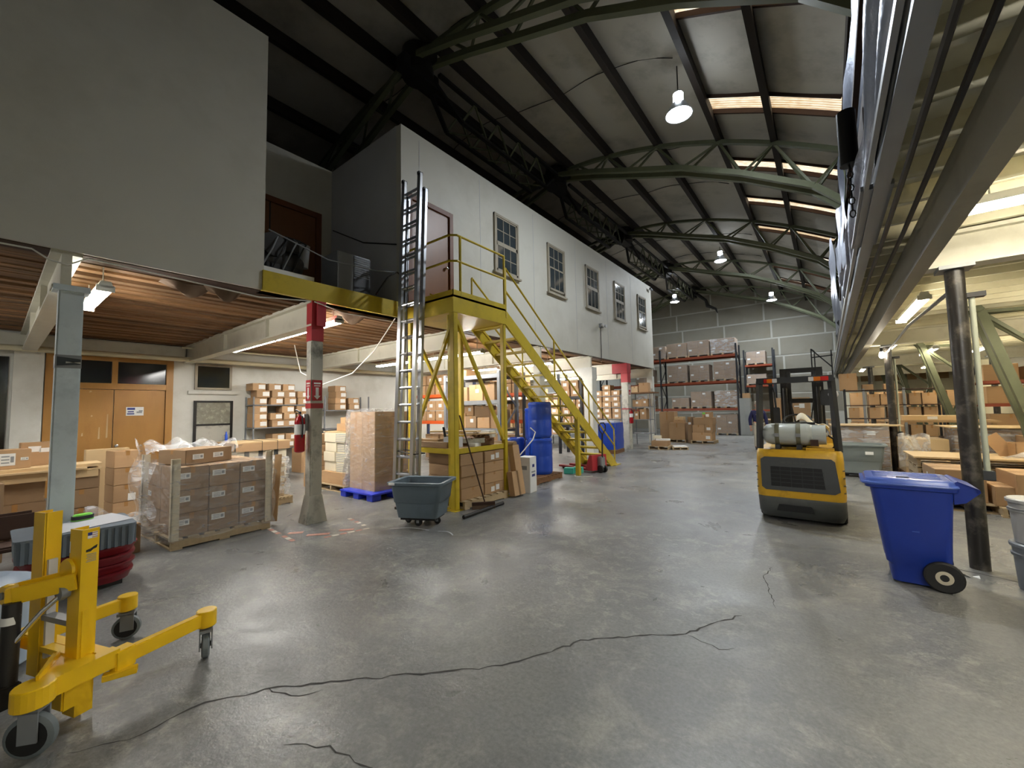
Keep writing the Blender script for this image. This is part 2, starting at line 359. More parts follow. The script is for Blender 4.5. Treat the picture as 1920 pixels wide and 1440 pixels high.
# ---- arched roof
PUR = [XL+.15, -12.2, -10.7, -9.05, -7.75, -6.6, -5.15, -3.6, -1.95, -.72, .62, 2.1, 3.6, 5.0]
SKY = [(4.05, 4.7), (7.1, 7.75), (10.27, 10.95), (13.4, 14.05), (16.2, 16.85), (19.1, 19.75), (22.05, 22.7), (24.95, 25.6), (27.9, 28.5)]
ceil = B()
def strip(x0, x1, y0, y1, nx=8):
    ny = max(1, int((y1-y0)/.5))
    def f(u, v):
        X = x0+(x1-x0)*u; Y = y0+(y1-y0)*v
        return (X, Y, skin(X)-.045*math.sin(PI*u)*(.6+.4*math.sin(Y*2.1+x0*3)))
    ceil.sheet(f, nx, ny)
for i in range(len(PUR)-1):
    a, b = PUR[i], PUR[i+1]
    if i == 0: a = XL-.2
    if i == len(PUR)-2: b = XR+.2
    if PUR[i] in (-1.95, -.72):
        y = YN
        for s0, s1 in SKY: strip(a, b, y, s0); y = s1
        strip(a, b, y, YF+.1)
    else: strip(a, b, YN, YF+.1)
ceiling = struct(ceil.build('ceiling', 'roof_skin', smooth=True))
# outer roof sheet that closes the hall above the lining
B().sheet(lambda u, v: (XL-.3+(XR-XL+.6)*u, YN-.2+(YF-YN+.5)*v, skin(XL-.3+(XR-XL+.6)*u)+.32), 24, 2).build('roof_sheet', 'purlin_brown', ceiling, smooth=True)
pz = {}
for X in PUR:
    B().bar((X, YN, chord(X)+.17), (X, YF, chord(X)+.16), .13, .30).build('purlin', 'purlin_brown', ceiling)
# lining seams
for Y in (1.8, 6.1, 8.85, 12.4, 15.2, 20.6, 23.6):
    pts = [(X, Y+.18*math.sin(X*1.3+Y), skin(X)-.05+.02*math.sin(X*4)) for X in [XL+.3+i*.35 for i in range(int((-2.1-XL)/.35))]]
    B().tube(pts, .012, 4).build('lining_seam', 'dark_steel', ceiling)
# skylights: ribbed translucent sheet in a timber curb
n = 0
for s0, s1 in SKY:
    for a, b in ((-1.95, -.72), (-.72, .62)):
        n += 1; win = B()
        def rib(u, v, a=a, b=b, s0=s0, s1=s1):
            X = a+.05+(b-a-.1)*u; return (X, s0+(s1-s0)*v, skin(X)+.05+.016*math.sin(v*2*PI*8))
        wo = struct(win.sheet(rib, 6, 48).build('window_%d' % n, 'skylight_panel', smooth=True))
        curb = B(); zz = min(skin(a), skin(b))
        for yy in (s0, s1): curb.bar((a+.05, yy, skin(a+.05)+.0), (b-.05, yy, skin(b-.05)+.0), .05, .14)
        curb.build('curb', 'dark_wood', wo)
# ---- arched trusses
PB = [(-6.66, 9.66), (-5.6, 9.33), (-4.48, 8.93), (-2.88, 8.38), (-1.42, 7.66), (.02, 6.80), (.54, 6.25)]
TN = [-5.9, -5.15, -3.6, -1.95, -.72, .62]
def truss(Y, k):
    t = thing('roof_truss', ('green steel arched roof truss, %s from the near end of the hall' % ORD[k]) if k else 'green steel arched roof truss crossing nearest overhead above the yellow stair platform', 'truss', (0, Y, 0), 0, 'arched roof trusses')
    for side in (1, -1):
        mx = (lambda X: X) if side == 1 else (lambda X: 2*X0-X)
        lim = 9 if side == 1 else .55
        tp = [(X0+i*(min(1.6, lim)-X0)/26, 0) for i in range(27)]
        tc = B(); P = [(mx(x), 0, chord(x)) for x, _ in tp]
        if side == 1: P += [(2.4, 0, 6.05), (3.0, 0, 4.9), (3.35, 0, 3.4), (3.5, 0, 0)]
        for a, b in zip(P[:-1], P[1:]): tc.bar(a, b, .12, .1)
        tc.build('top_chord', 'truss_green', t)
        for s in (-.2, .2):
            bc = B(); P = [(mx(X0+.1), s, 9.72)]+[(mx(x), s, z) for x, z in PB if x < lim]
            if side == 1: P += [(1.5, s, 4.95), (2.42, s, 3.42), (2.95, s, 1.2), (3.1, s, 0)]
            for a, b in zip(P[:-1], P[1:]): bc.bar(a, b, .12, .13)
            bc.build('bottom_chord', 'truss_green', t)
        def bz(x):
            for (a, za), (b, zb) in zip(PB[:-1], PB[1:]):
                if a <= x <= b: return za+(zb-za)*(x-a)/(b-a)
            return PB[-1][1]
        seq = [(-6.2, 1), (-5.6, 0), (-5.15, 1), (-4.48, 0), (-3.6, 1), (-2.88, 0), (-1.95, 1), (-1.42, 0), (-.72, 1), (.02, 0), (.62, 1)]
        for (xa, ta), (xb, tb) in zip(seq[:-1], seq[1:]):
            wb = B()
            for s in (-.2, .2):
                pa = (mx(xa), 0, chord(xa)) if ta else (mx(xa), s, bz(xa)); pb = (mx(xb), 0, chord(xb)) if tb else (mx(xb), s, bz(xb))
                wb.bar(pa, pb, .05, .05)
            if max(xa, xb) < lim+.2: wb.build('web_brace', 'truss_green', t)
        if side == 1:
            for a, b in (((.62, chord(.62)), (.54, 6.25)), ((1.6, chord(1.6)), (1.5, 4.95)), ((2.4, 6.05), (1.5, 4.95)), ((3.0, 4.9), (2.0, 4.1)), ((3.35, 3.4), (2.42, 3.42)), ((3.4, 2.4), (2.42, 3.42)), ((3.4, 2.4), (2.95, 1.2)), ((3.5, .3), (2.95, 1.2))):
                gus = B()
                for s in (-.16, .16): gus.bar((a[0], 0, a[1]), (b[0], s, b[1]), .06, .06)
                gus.build('leg_brace', 'truss_green', t)
    hb = B(); hb.lathe([(.2, -.3), (.36, -.3), (.36, .3), (.2, .3)], (X0, 0, 9.72), 'Z', 20); hb.cbox((X0, 0, 9.8), (1.0, .3, .34)); hb.cbox((X0, 0, 9.5), (.3, 1.0, .3))
    hb.build('ridge_hub', 'dark_steel', t, smooth=True)
TY = [5.8, 11.87, 17.94, 24.0, 30.08]
for k, Y in enumerate(TY): truss(Y, k)
# ridge girders between the hubs
for k in range(1, len(TY)):
    a = TY[k-1]; b = TY[k]
    g = thing('ridge_girder', ['dark lattice girder along the ridge nearest overhead', 'dark lattice ridge girder beyond the first truss hub', 'dark lattice ridge girder between the second and third truss hubs', 'dark lattice ridge girder between the third and fourth truss hubs', 'dark lattice ridge girder between the last two truss hubs'][k], 'girder', (X0, a, 0), 0, 'ridge girders')
    Ls = b-a
    for s in (-.28, .28):
        lo = B(); P = [(s*.4, .4, 9.5), (s, 1.15, 8.86), (s, Ls-1.15, 8.86), (s*.4, Ls-.4, 9.5)]
        for p, q in zip(P[:-1], P[1:]): lo.bar(p, q, .1, .07)
        lo.build('lower_chord', 'dark_steel', g)
        B().bar((s, .4, 9.6), (s, Ls-.4, 9.6), .1, .07).build('upper_chord', 'dark_steel', g)
        N_ = 8
        for i in range(N_):
            y0 = 1.15+(Ls-2.3)*i/N_; y1 = 1.15+(Ls-2.3)*(i+1)/N_
            B().bar((s, y0, 8.86 if i % 2 == 0 else 9.6), (s, y1, 9.6 if i % 2 == 0 else 8.86), .04, .05).build('lattice_bar', 'truss_green', g)
    for i in range(5):
        y0 = 1.15+(Ls-2.3)*i/5; y1 = 1.15+(Ls-2.3)*(i+1)/5
        B().bar((-.28, y0, 8.86), (.28, y1, 8.86), .04, .03).build('lattice_bar', 'truss_green', g)
# ================================================================ LEFT MEZZANINE
ZB, ZT, XO = 3.5, 3.78, -6.4                        # underside, deck, outer face
YE = 19.2
deck = struct(B().box((XL, YN, 3.66), (XO-.02, YE, ZT)).build('floor_mezzanine', 'dark_wood'))
# soffit planks, laid along the hall, one object each per bay
BAY = [-2.6, .45, 3.19, 6.4, 9.65, 12.8, 16.0, YE]
for i in range(len(BAY)-1):
    y0, y1 = BAY[i]+.02, BAY[i+1]-.02
    pitch, nk = (.150, 46) if i in (0, 1, 2) else (.2225, 31)
    pk = B().box((-pitch*.455, y0, -.05), (pitch*.455, y1, .05)).mesh('soffit_plank', 'plank_wood')
    for k in range(nk): obj('soffit_plank', pk, deck, (XL+.09+k*pitch, 0, ZB+.08+random.uniform(-.03, .035)))
# cross beams
beams = []
for i, y in enumerate(BAY[1:]):
    yy = y if y < YE else YE-.12
    st = B(); st.box((XL, yy-.10, 3.10), (XO-.03, yy+.10, 3.13)); st.box((XL, yy-.04, 3.13), (XO-.03, yy+.04, 3.47)); st.box((XL, yy-.12, 3.47), (XO-.03, yy+.12, 3.52))
    bm_ = struct(st.build('beam_mezzanine', 'beam_white'))
    for x in (-8.2, -10.4): B().box((x-.02, yy-.1, 3.13), (x+.02, yy+.1, 3.47)).build('stiffener', 'beam_white', bm_)
# edge beam along the outer face, wall beam at the back
struct(B().box((XO-.22, 2.45, 3.50), (XO-.03, YE, 3.66)).build('beam_edge', 'dark_wood'))
struct(B().box((XO-.30, YN, 3.50), (XO-.04, 2.45, 3.70)).build('beam_edge_dark', 'dark_wood'))
struct(B().box((XL, YN, 3.18), (XL+.12, 3.1, 3.5)).build('beam_back', 'beam_white'))
# ---- upper office walls
wall_box('wall_office_near', (XO-.15, YN, ZB+.01), (XO, 2.38, 7.42), 'office_paint')      # tall wall at the picture's left
wo = B(); wo.box((XO-.15, 4.80, ZB+.01), (XO, YE, 7.42)); 
wall_office = struct(wo.build('wall_office', 'office_paint'))
wall_box('wall_office_end', (XL, YE-.15, ZB+.01), (XO-.15, YE, 7.42), 'office_paint')
wall_box('wall_alcove_back', (-9.2, 2.38, ZT), (-9.05, 4.80, 7.45), 'office_paint')
wall_box('wall_alcove_far', (-9.05, 4.80, ZT), (XO-.15, 4.95, 7.44), 'grey_paint')
wall_box('wall_alcove_near', (-9.05, 2.23, ZT), (XO-.15, 2.38, 7.42), 'grey_paint')
struct(B().box((-13.4, 4.95, 7.32), (XO-.15, YE-.15, 7.40)).build('ceiling_office', 'dark_wood'))
struct(B().box((XO-.22, 2.36, 3.50), (XO+.03, 4.85, 3.80)).build('trim_1', 'yellow_paint'))
# office panel seams
for y in (5.25, 7.1, 9.35, 11.8, 14.2, 16.6):
    B().box((XO, y, 3.6), (XO+.004, y+.012, 7.3)).build('seam', 'grey_paint', wall_office)
# ---- sash windows: frame, sill, two sashes, panes
def sash(n, y, z0=5.18, wd=1.0, ht=1.5, open_=0):
    wv = B(); x = XO
    for a, b in (((0, 0), (.06, ht)), ((wd-.06, 0), (wd, ht)), ((0, ht-.06), (wd, ht))): wv.box((x-.02, y+a[0], z0+a[1]), (x+(.05 if b[1]-a[1] > .5 else .046), y+b[0], z0+b[1]))
    w_ = struct(wv.build('window_%d' % n, 'window_wood'))
    B().box((x-.02, y-.05, z0-.05), (x+.09, y+wd+.05, z0)).build('sill', 'window_wood', w_)
    for k in (0, 1):
        zz = z0+.02+k*(ht/2-.03)+(open_ if k == 0 else 0); h2 = ht/2-.04; xo = x+.012+(.014 if k == 0 else 0.0)
        s = B()
        s.box((xo, y+.06, zz), (xo+.02, y+.11, zz+h2)); s.box((xo, y+wd-.11, zz), (xo+.02, y+wd-.06, zz+h2))
        s.box((xo, y+.06, zz), (xo+.02, y+wd-.06, zz+.06)); s.box((xo, y+.06, zz+h2-.045), (xo+.02, y+wd-.06, zz+h2))
        for q in (1, 2): yy = y+.11+(wd-.22)*q/3; s.box((xo+.003, yy-.01, zz+.05), (xo+.018, yy+.01, zz+h2-.04))
        if k == 1 or n in (91, 95): zz2 = zz+h2/2; s.box((xo+.003, y+.1, zz2-.01), (xo+.018, y+wd-.1, zz2+.01))
        so = s.build('sash', 'window_wood', w_)
        for q in range(3):
            y0 = y+.11+(wd-.22)*q/3+.012; y1 = y+.11+(wd-.22)*(q+1)/3-.012
            B().box((xo+.004, y0, zz+.06), (xo+.010, y1, zz+h2-.045)).build('pane', 'window_glass', so)
for k, y in enumerate((7.6, 10.05, 12.48, 14.88, 17.34)): sash(91+k, y, open_=[0, .07, 0, 0, .06][k])
# ---- doors
def knob(y, z, x, par, mat='chrome'):
    k = B(); k.lathe([(.02, 0), (.02, .03), (.035, .045), (.035, .065), (.015, .075)], (x, y, z), 'X', 12); k.build('knob', mat, par, smooth=True)
d1 = struct(B().box((XO-.03, 5.02, ZT), (XO+.015, 6.06, 5.95)).build('door_1', 'door_brown'))
df = B(); df.box((XO-.03, 4.93, ZT), (XO+.06, 5.03, 6.05)); df.box((XO-.03, 6.05, ZT), (XO+.06, 6.15, 6.05)); df.box((XO-.03, 4.93, 5.95), (XO+.056, 6.15, 6.05)); df.build('door_frame', 'door_trim', d1)
knob(5.95, 4.78, XO+.015, d1)
d2 = struct(B().box((-9.05, 2.45, ZT), (-9.01, 4.40, 6.15)).build('door_2', 'door_brown'))
df = B(); df.box((-9.05, 4.40, ZT), (-8.96, 4.52, 6.27)); df.box((-9.05, 2.40, 6.15), (-8.964, 4.52, 6.27)); df.build('door_frame', 'door_trim', d2)
B().box((-9.0, 3.43, ZT), (-8.99, 3.45, 6.15)).build('door_gap', 'dark_steel', d2)
# double doors under the mezzanine with a glazed transom
x = XL; d3 = B()
for a in ((.70, 0, .86, 3.12), (2.74, 0, 2.88, 3.12), (.70, 2.36, 2.88, 2.5), (.70, 3.02, 2.88, 3.12), (1.74, 2.5, 1.84, 3.02)): d3.box((x, a[0], a[1]), (x+(.09 if a[3]-a[1] > 1 else .085), a[2], a[3]))
d3 = struct(d3.build('door_3', 'door_wood'))
for y0, y1 in ((.87, 1.785), (1.80, 2.73)):
    lf = B().box((x+.01, y0, .01), (x+.05, y1, 2.35)).build('door_leaf', 'door_wood', d3)
knob(1.86, 1.03, x+.05, d3)
for y0, y1 in ((.86, 1.74), (1.84, 2.74)): B().box((x+.02, y0, 2.5), (x+.03, y1, 3.02)).build('pane', 'dark_glass', d3)
sg = B().box((x+.052, 2.01, 1.73), (x+.056, 2.33, 1.94)).build('door_sign', 'paper_white', d3)
for z0, z1, y0, y1, mt in ((1.87, 1.92, 2.03, 2.17, 'print_blue'), (1.81, 1.84, 2.04, 2.15, 'print_blue'), (1.76, 1.79, 2.03, 2.16, 'print_blue'), (1.79, 1.83, 2.20, 2.30, 'print_grey'), (1.83, 1.86, 2.24, 2.31, 'print_grey')):
    B().box((x+.0562, y0, z0), (x+.0575, y1, z1)).build('sign_print', mt, d3 if False else sg)
# worn paint chips on the left leaf
for y0, z0, y1, z1 in ((1.28, 1.28, 1.31, 1.36), (1.13, 1.3, 1.16, 1.36), (1.55, 1.2, 1.58, 1.48), (1.68, 1.22, 1.71, 1.78), (1.42, 1.72, 1.45, 1.76), (1.2, 1.22, 1.23, 1.26), (1.38, 2.28, 1.42, 2.32)):
    B().add([(x+.0512, y0, z0), (x+.0512, y1, z0+.01), (x+.0512, y1-.005, z1), (x+.0512, y0+.008, z1-.01)], [(0, 1, 2, 3)]).build('paint_chip', 'kraft_pale', d3)
# pilaster and dark doorway further left
struct(B().box((x, .26, 0), (x+.14, .68, 3.2)).build('wall_left_pilaster', 'white_paint'))
struct(B().box((x, -1.6, 0), (x+.03, .2, 3.0)).build('door_4', 'dark_glass'))
# small dark window and a boarded window
wv = B()
for a in ((3.34, 2.42, 3.40, 3.09), (4.14, 2.42, 4.20, 3.09), (3.34, 3.04, 4.20, 3.09), (3.34, 2.40, 4.20, 2.46)): wv.box((x, a[0], a[1]), (x+(.05 if a[3]-a[1] > .3 else .046), a[2], a[3]))
w_ = struct(wv.build('window_81', 'window_wood')); B().box((x+.01, 3.40, 2.46), (x+.02, 4.14, 3.04)).build('pane', 'dark_glass', w_); B().box((x, 3.2, 2.28), (x+.08, 4.34, 2.36)).build('sill', 'white_paint', w_)
wv = B()
for a in ((3.34, .85, 3.40, 2.1), (4.18, .85, 4.24, 2.1), (3.34, 2.05, 4.24, 2.1), (3.34, 1.42, 4.24, 1.47)): wv.box((x, a[0], a[1]), (x+(.05 if a[3]-a[1] > .3 else .046), a[2], a[3]))
w_ = struct(wv.build('window_82', 'dark_steel')); M('frosted', '#8F8E80', .35, var=.3, scale=12, dirt='#C9C6B4', damt=.7, dscale=9)
B().box((x+.01, 3.40, 1.47), (x+.02, 4.18, 2.05)).build('pane', 'frosted', w_); B().box((x+.015, 3.40, .85), (x+.03, 4.18, 1.42)).build('pane', 'column_worn', w_)
# ================================================================ RIGHT MEZZANINE
RX = .37
rdeck = struct(B().box((RX, YN, 3.66), (XR, 31.6, 3.76)).build('floor_mezzanine_right', 'corrugated_cream'))
jm = B().box((RX+.06, -.028, 0), (XR-.1, .028, .16)).mesh('joist', 'corrugated_cream')
for i in range(58): obj('joist', jm, rdeck, (0, .8+i*.53, 3.50))
struct(B().box((.80, YN, 3.12), (.93, 31.6, 3.15)).box((.80, YN, 3.15), (.84, 31.6, 3.45)).box((.80, YN, 3.45), (.98, 31.6, 3.49)).build('beam_right', 'deck_beam'))
struct(B().box((RX+.02, YN, 3.44), (RX+.12, 31.6, 3.76)).build('beam_edge_right', 'steel_grey'))
rail = B()
for xx in (.54, .68): rail.tube([(xx, y, 3.40+.03*math.sin(y*.9)) for y in [1+i*1.5 for i in range(20)]], .02, 6)
tag(rail.build('conduit', 'dark_steel'), 'dark pipes strapped along beneath the edge of the raised deck', 'pipe')
for y in (6.25, 13.64, 21.0, 28.3):
    st = B(); st.box((.93, y-.11, 3.12), (XR, y+.11, 3.15)); st.box((.93, y-.03, 3.15), (XR, y+.03, 3.45)); st.box((.93, y-.11, 3.45), (XR, y+.11, 3.49))
    struct(st.build('beam_cross', 'beam_white'))
wall_box('wall_right_upper', (.62, YN, 3.76), (.70, 31.6, 6.15), 'dark_steel')  # dark sheet standing in for the darkness of the upper storage
# ================================================================ LAMPS
def highbay(x, y, z, ztop, label, g='high-bay hall lamps'):
    t = thing('highbay_lamp', label, 'lamp', (x, y, z), 0, g)
    B().lathe([(.05, .52), (.09, .50), (.10, .28), (.16, .22), (.27, .02), (.28, 0), (.26, 0), (.15, .2), (.08, .24)], n=24).build('reflector', 'aluminium', t, smooth=True)
    lz = B().lathe([(.1, -.03), (.22, .0), (.24, .04)], n=14); lz.f = lz.f[:-1]; lz.build('lens', 'bay_glow', t, smooth=True)
    ug = B().lathe([(.105, .30), (.105, .46)], n=10); ug.f = ug.f[:-2]; ug.build('refractor', 'up_glow', t, smooth=True)  # glowing ring added round the lamp neck to brighten the roof
    B().cyl((0, 0, .52), (0, 0, ztop-z), .012, 6).build('cord', 'cable_black', t)
highbay(-2.19, 8.85, 7.95, 9.05, 'bright high-bay lamp hanging closest, lit cold white')
highbay(-3.69, 21.2, 8.6, 9.3, 'lit high-bay lamp halfway down the hall')
highbay(-2.27, 27.9, 7.8, 8.9, 'lit high-bay lamp close to the far drywall wall, clear of the office')
highbay(-7.2, 26.0, 8.2, 9.9, 'high-bay lamp just past the end of the upper office')
def fluoro(x0, y0, x1, y1, z, label, drop=0, nt=2, glow='tube_glow'):
    p = Vector((x0, y0, z)); q = Vector((x1, y1, z)); d = (q-p); L = d.length; a = math.atan2(d.y, d.x)
    t = thing('fluorescent_lamp', label, 'lamp', p, a, 'fluorescent lamps')
    B().prism([(-.045, .08), (.045, .08), (.065, .015), (.065, .005), (-.065, .005), (-.065, .015)], 0, L, 'X').build('reflector', 'white_paint', t)
    for s in ((-.045, .045) if nt == 2 else (0,)):
        tb0 = B().cyl((.03, s, -.02), (L-.03, s, -.02), .02, 5); tb0.f = tb0.f[:-2]; tb0.build('tube', glow, t, smooth=True)
    B().cbox((.015, 0, -.005), (.03, .16, .07)).build('end_socket', 'white_paint', t); B().cbox((L-.015, 0, -.005), (.03, .16, .07)).build('end_socket', 'white_paint', t)
    if drop:
        for s in (.2, L-.2): B().cyl((s, 0, .08), (s, 0, .08+drop), .006, 5).build('hanger', 'cable_white', t)
fluoro(-8.05, .76, -6.62, .78, 3.22, 'fluorescent lamp beside the grey column under the plank ceiling', .3)
fluoro(-11.3, 3.55, -8.95, 3.55, 3.25, 'fluorescent lamp against the mezzanine beam towards the back wall', .25)
fluoro(-8.9, 3.55, -6.4, 3.55, 3.25, 'fluorescent lamp just behind the red-topped column', .25)
for k, (x0, y0, x1, y1) in enumerate(((-11.5, 7.7, -9.2, 7.7), (-9.0, 7.7, -6.9, 7.7), (-11.6, 11.2, -9.3, 11.2), (-9.1, 11.2, -7.0, 11.2), (-12.2, 14.4, -9.8, 14.4), (-9.6, 14.4, -7.3, 14.4), (-11.5, 17.6, -8.6, 17.6))):
    fluoro(x0, y0, x1, y1, 3.2, 'fluorescent lamp over the stock shelves, %s row behind the stairs, %s' % (ORD[(0, 0, 1, 1, 2, 2, 3)[k]], ['back wall end', 'hall end', 'back wall end', 'hall end', 'back wall end', 'hall end', 'single'][k]), .25)
fluoro(-10.5, -2.0, -8.0, -2.0, 3.2, 'fluorescent lamp out of sight beyond the grey column', .25)
fluoro(.98, 5.15, 3.4, 5.15, 3.36, 'long fluorescent lamp tucked beside the deck beam, brightest above the buckets', .1, 2, 'tube_warm')
for k, (x0, y0, x1, y1) in enumerate(((1.24, 8.6, 1.22, 10.9), (3.5, 9.0, 3.5, 11.3), (4.4, 12.0, 4.4, 14.2), (2.6, 17.0, 2.6, 19.2), (1.4, 24.5, 1.4, 26.6), (3.6, 24.5, 3.6, 26.6), (3.8, 17.0, 3.8, 19.2), (1.5, 14.6, 1.5, 16.4))):
    fluoro(x0, y0, x1, y1, 3.28, glow='tube_warm', drop=.1, label=['fluorescent lamp aligned with the deck beam before the second black post', 'fluorescent lamp over the open boxes beyond the first black post', 'fluorescent lamp beside the slanting green truss leg', 'fluorescent lamp over the shelving under the deck, near the slanted leg', 'fluorescent lamp at the far wall by the deck beam', 'fluorescent lamp at the far wall away from the deck beam', 'fluorescent lamp over the shelving close to the outer wall', 'fluorescent lamp just past the second black post'][k])
for k, y in enumerate((1.2, -2.4)): fluoro(.98, y, 3.4, y, 3.36, ['fluorescent lamp under the deck beside where the photographer stands', 'fluorescent lamp under the deck behind the photographer'][k], .1)  # unseen lamps added out of frame to brighten the left foreground
# bare bulb by second post
tb = thing('bare_bulb', 'bare glowing light bulb clipped to the second black post', 'bulb', (1.12, 13.5, 2.95))
B().lathe([(.0, -.16), (.04, -.15), (.06, -.09), (.045, -.03), (.03, 0)], n=14).build('bulb', 'bulb_glow', tb, smooth=True); B().cyl((0, 0, 0), (0, 0, .1), .03, 10).build('socket', 'black_plastic', tb)
# ================================================================ COLUMNS AND POSTS
def column(x, y, wx, wy, z1, mat, label, g='mezzanine columns'):
    t = thing('steel_column', label, 'column', (x, y, 0), 0, g)
    sh = B(); sh.box((-wx/2, -wy/2, 0), (wx/2, wy/2, z1)); sh.build('shaft', mat, t, bevel=.012)
    return t
cg = column(-6.53, .50, .16, .19, 3.12, 'column_grey', 'blue-grey painted column with a dark scuffed band near its top')
B().box((-.083, -.098, 2.24), (.083, .098, 2.38)).build('scuff_band', 'steel_grey', cg); B().box((-.11, -.14, 3.08), (.11, .14, 3.14)).build('cap_plate', 'column_grey', cg)
def wavy_patch(b, x, y0, y1, z0, z1):
    b.add([(x, y0, z0), (x, y1, z0+.02), (x, y1, z1-.02), (x, y0, z1)], [(0, 1, 2, 3)]); return b
M('scuff_dark', '#3A4044', .4, metal=.3, var=.3, scale=12)
wavy_patch(B(), .085, -.085, .09, 2.26, 2.36).build('scuff_mark', 'scuff_dark', cg)
wavy_patch(B(), .086, -.02, .09, 2.29, 2.31).build('scuff_mark', 'column_worn', cg)
cr = column(-6.5, 3.19, .17, .19, 2.86, 'column_worn', 'worn white column with a red top, extinguisher arrow signs and a flared foot')
B().box((-.087, -.097, 2.86), (.087, .097, 3.5)).build('red_top', 'red_paint', cr)
B().box((-.16, -.03, 3.10), (.135, .11, 3.50)).build('red_beam_end', 'red_paint', cr)
B().box((-.089, -.099, 1.78), (.089, .099, 1.86)).build('red_band', 'red_paint', cr)
ft = B(); ft.loft([[(-.13, -.17, 0), (.13, -.17, 0), (.13, .16, 0), (-.13, .16, 0)], [(-.088, -.098, .42), (.088, -.098, .42), (.088, .098, .42), (-.088, .098, .42)]]); ft.build('flared_foot', 'column_worn', cr)
def arrow(par, face, zc):
    # red sign with a white downward arrow and white lettering block, on the +X or -Y face
    f = (lambda u, z, d: (.086+d, u, z)) if face == 'x' else (lambda u, z, d: (u, -.096-d, z))
    def q(u0, u1, z0, z1, d, nm, mt, pr):
        a = f(u0, z0, d); b = f(u1, z0, d); c = f(u1, z1, d); e = f(u0, z1, d)
        return B().add([a, b, c, e], [(0, 1, 2, 3)]).build(nm, mt, pr)
    s = q(-.08, .08, zc-.16, zc+.17, .003, 'arrow_sign', 'print_red', par)
    q(-.055, .055, zc+.105, zc+.13, .005, 'sign_lettering', 'paper_white', s); q(-.05, .05, zc+.07, zc+.085, .005, 'sign_lettering', 'paper_white', s)
    P = [(-.025, zc+.05), (.025, zc+.05), (.025, zc-.08), (.055, zc-.08), (0, zc-.14), (-.055, zc-.08), (-.025, zc-.08)]
    B().add([f(u, z, .005) for u, z in P], [tuple(range(len(P)))]).build('arrow', 'paper_white', s)
arrow(cr, 'x', 2.06); arrow(cr, 'y', 2.06)
def extinguisher(x, y, z, h, r, label, parent_label=None):
    t = thing('fire_extinguisher', label, 'extinguisher', (x, y, z), 0, 'fire extinguishers')
    B().lathe([(r*.6, 0), (r*.95, .015), (r, .04), (r, h*.72), (r*.85, h*.80), (r*.35, h*.86), (r*.3, h*.9)], n=20).build('cylinder', 'ext_red', t, smooth=True)
    B().lathe([(r*1.01, h*.42), (r*1.01, h*.66)], n=20).build('label_band', 'paper_white', t, smooth=True)
    hd = B(); hd.cyl((0, 0, h*.88), (0, 0, h*.95), r*.28, 10); hd.bar((0, 0, h*.95), (-.10, -.02, h*1.0), .03, .015); hd.bar((0, 0, h*.91), (-.09, -.02, h*.91), .03, .012); hd.build('valve_handle', 'black_plastic', t)
    B().tube([(0, .0, h*.9), (r*1.2, .0, h*.84), (r*1.3, 0, h*.6), (r*1.1, 0, h*.35)], .012, 6).build('hose', 'cable_black', t)
    B().box((-.02, r, h*.5), (.02, r+.04, h*.9)).build('bracket', 'steel_grey', t)
    return t
extinguisher(-6.5, 2.968, 1.10, .66, .075, 'tall red fire extinguisher hung on the column nearest the wrapped pallet')
# taped square on the floor around the foot
tq = thing('floor_marking', 'worn red and white striped tape square around the column foot', 'floor tape', (0, 0, 0))
Q = [(-6.75, 2.62), (-5.6, 2.55), (-5.42, 3.5), (-6.2, 3.62)]
for a, b in zip(Q, Q[1:]):
    n = 9
    for i in range(n):
        if random.random() < .22: continue
        p = Vlerp((*a, .0015), (*b, .0015), (i+.05)/n); q = Vlerp((*a, .0015), (*b, .0015), (i+.9)/n); d = (q-p).normalized(); nn = Vector((-d.y, d.x, 0))*.03
        B().add([p-nn, q-nn+d*.0, q+nn, p+nn], [(0, 1, 2, 3)]).build('tape_piece', 'tape_red' if i % 2 else 'tape_white', tq)
for x, y, l in ((-5.75, 2.9, .3), (-5.62, 3.25, .2), (-6.1, 2.75, .2)):
    B().cbox((x, y, .002), (.09, l, .002), -.7).build('tape_piece', 'tape_red', tq)
column(-6.5, 9.65, .24, .26, 3.1, 'column_worn', 'white column directly behind the yellow stairs')
c2 = column(-6.5, 12.8, .34, .34, 3.1, 'white_paint', 'broad white column with a splayed head just beyond the stair foot')
B().loft([[(-.18, -.18, 2.7), (.18, -.18, 2.7), (.18, .18, 2.7), (-.18, .18, 2.7)], [(-.6, -.18, 3.11), (.18, -.18, 3.11), (.18, .18, 3.11), (-.6, .18, 3.11)]]).build('haunch', 'white_paint', c2)
c3 = column(-6.5, 16.0, .28, .32, 2.75, 'column_worn', 'white column with a red head and extinguisher beside the small steel shelf')
B().box((-.142, -.162, 2.72), (.142, .162, 3.12)).build('red_top', 'red_paint', c3); B().box((-.5, -.2, 3.10), (.145, .2, 3.5)).build('red_beam_end', 'red_paint', c3)
B().box((-.145, -.165, 1.62), (.145, .165, 1.66)).build('red_band', 'red_paint', c3)
s3 = B().box((.141, -.11, 2.15), (.144, .11, 2.62)).build('safety_sign', 'paper_white', c3)
B().box((.1442, -.09, 2.22), (.1455, .09, 2.42)).build('sign_panel', 'print_red', s3); B().box((.1456, -.03, 2.26), (.1465, .03, 2.33)).build('sign_symbol', 'paper_white', s3)
for z in (2.47, 2.52, 2.57): B().box((.1442, -.08, z), (.1455, .08, z+.02)).build('sign_lettering', 'print_red', s3)
extinguisher(-6.28, 15.9, 1.05, .6, .075, 'small red fire extinguisher with a white label on the far red-headed column')
column(-6.5, 18.95, .26, .26, 3.12, 'white_paint', 'last white column at the end of the upper office')
M('conduit_grey', '#B4B9A8', .45, var=.1)
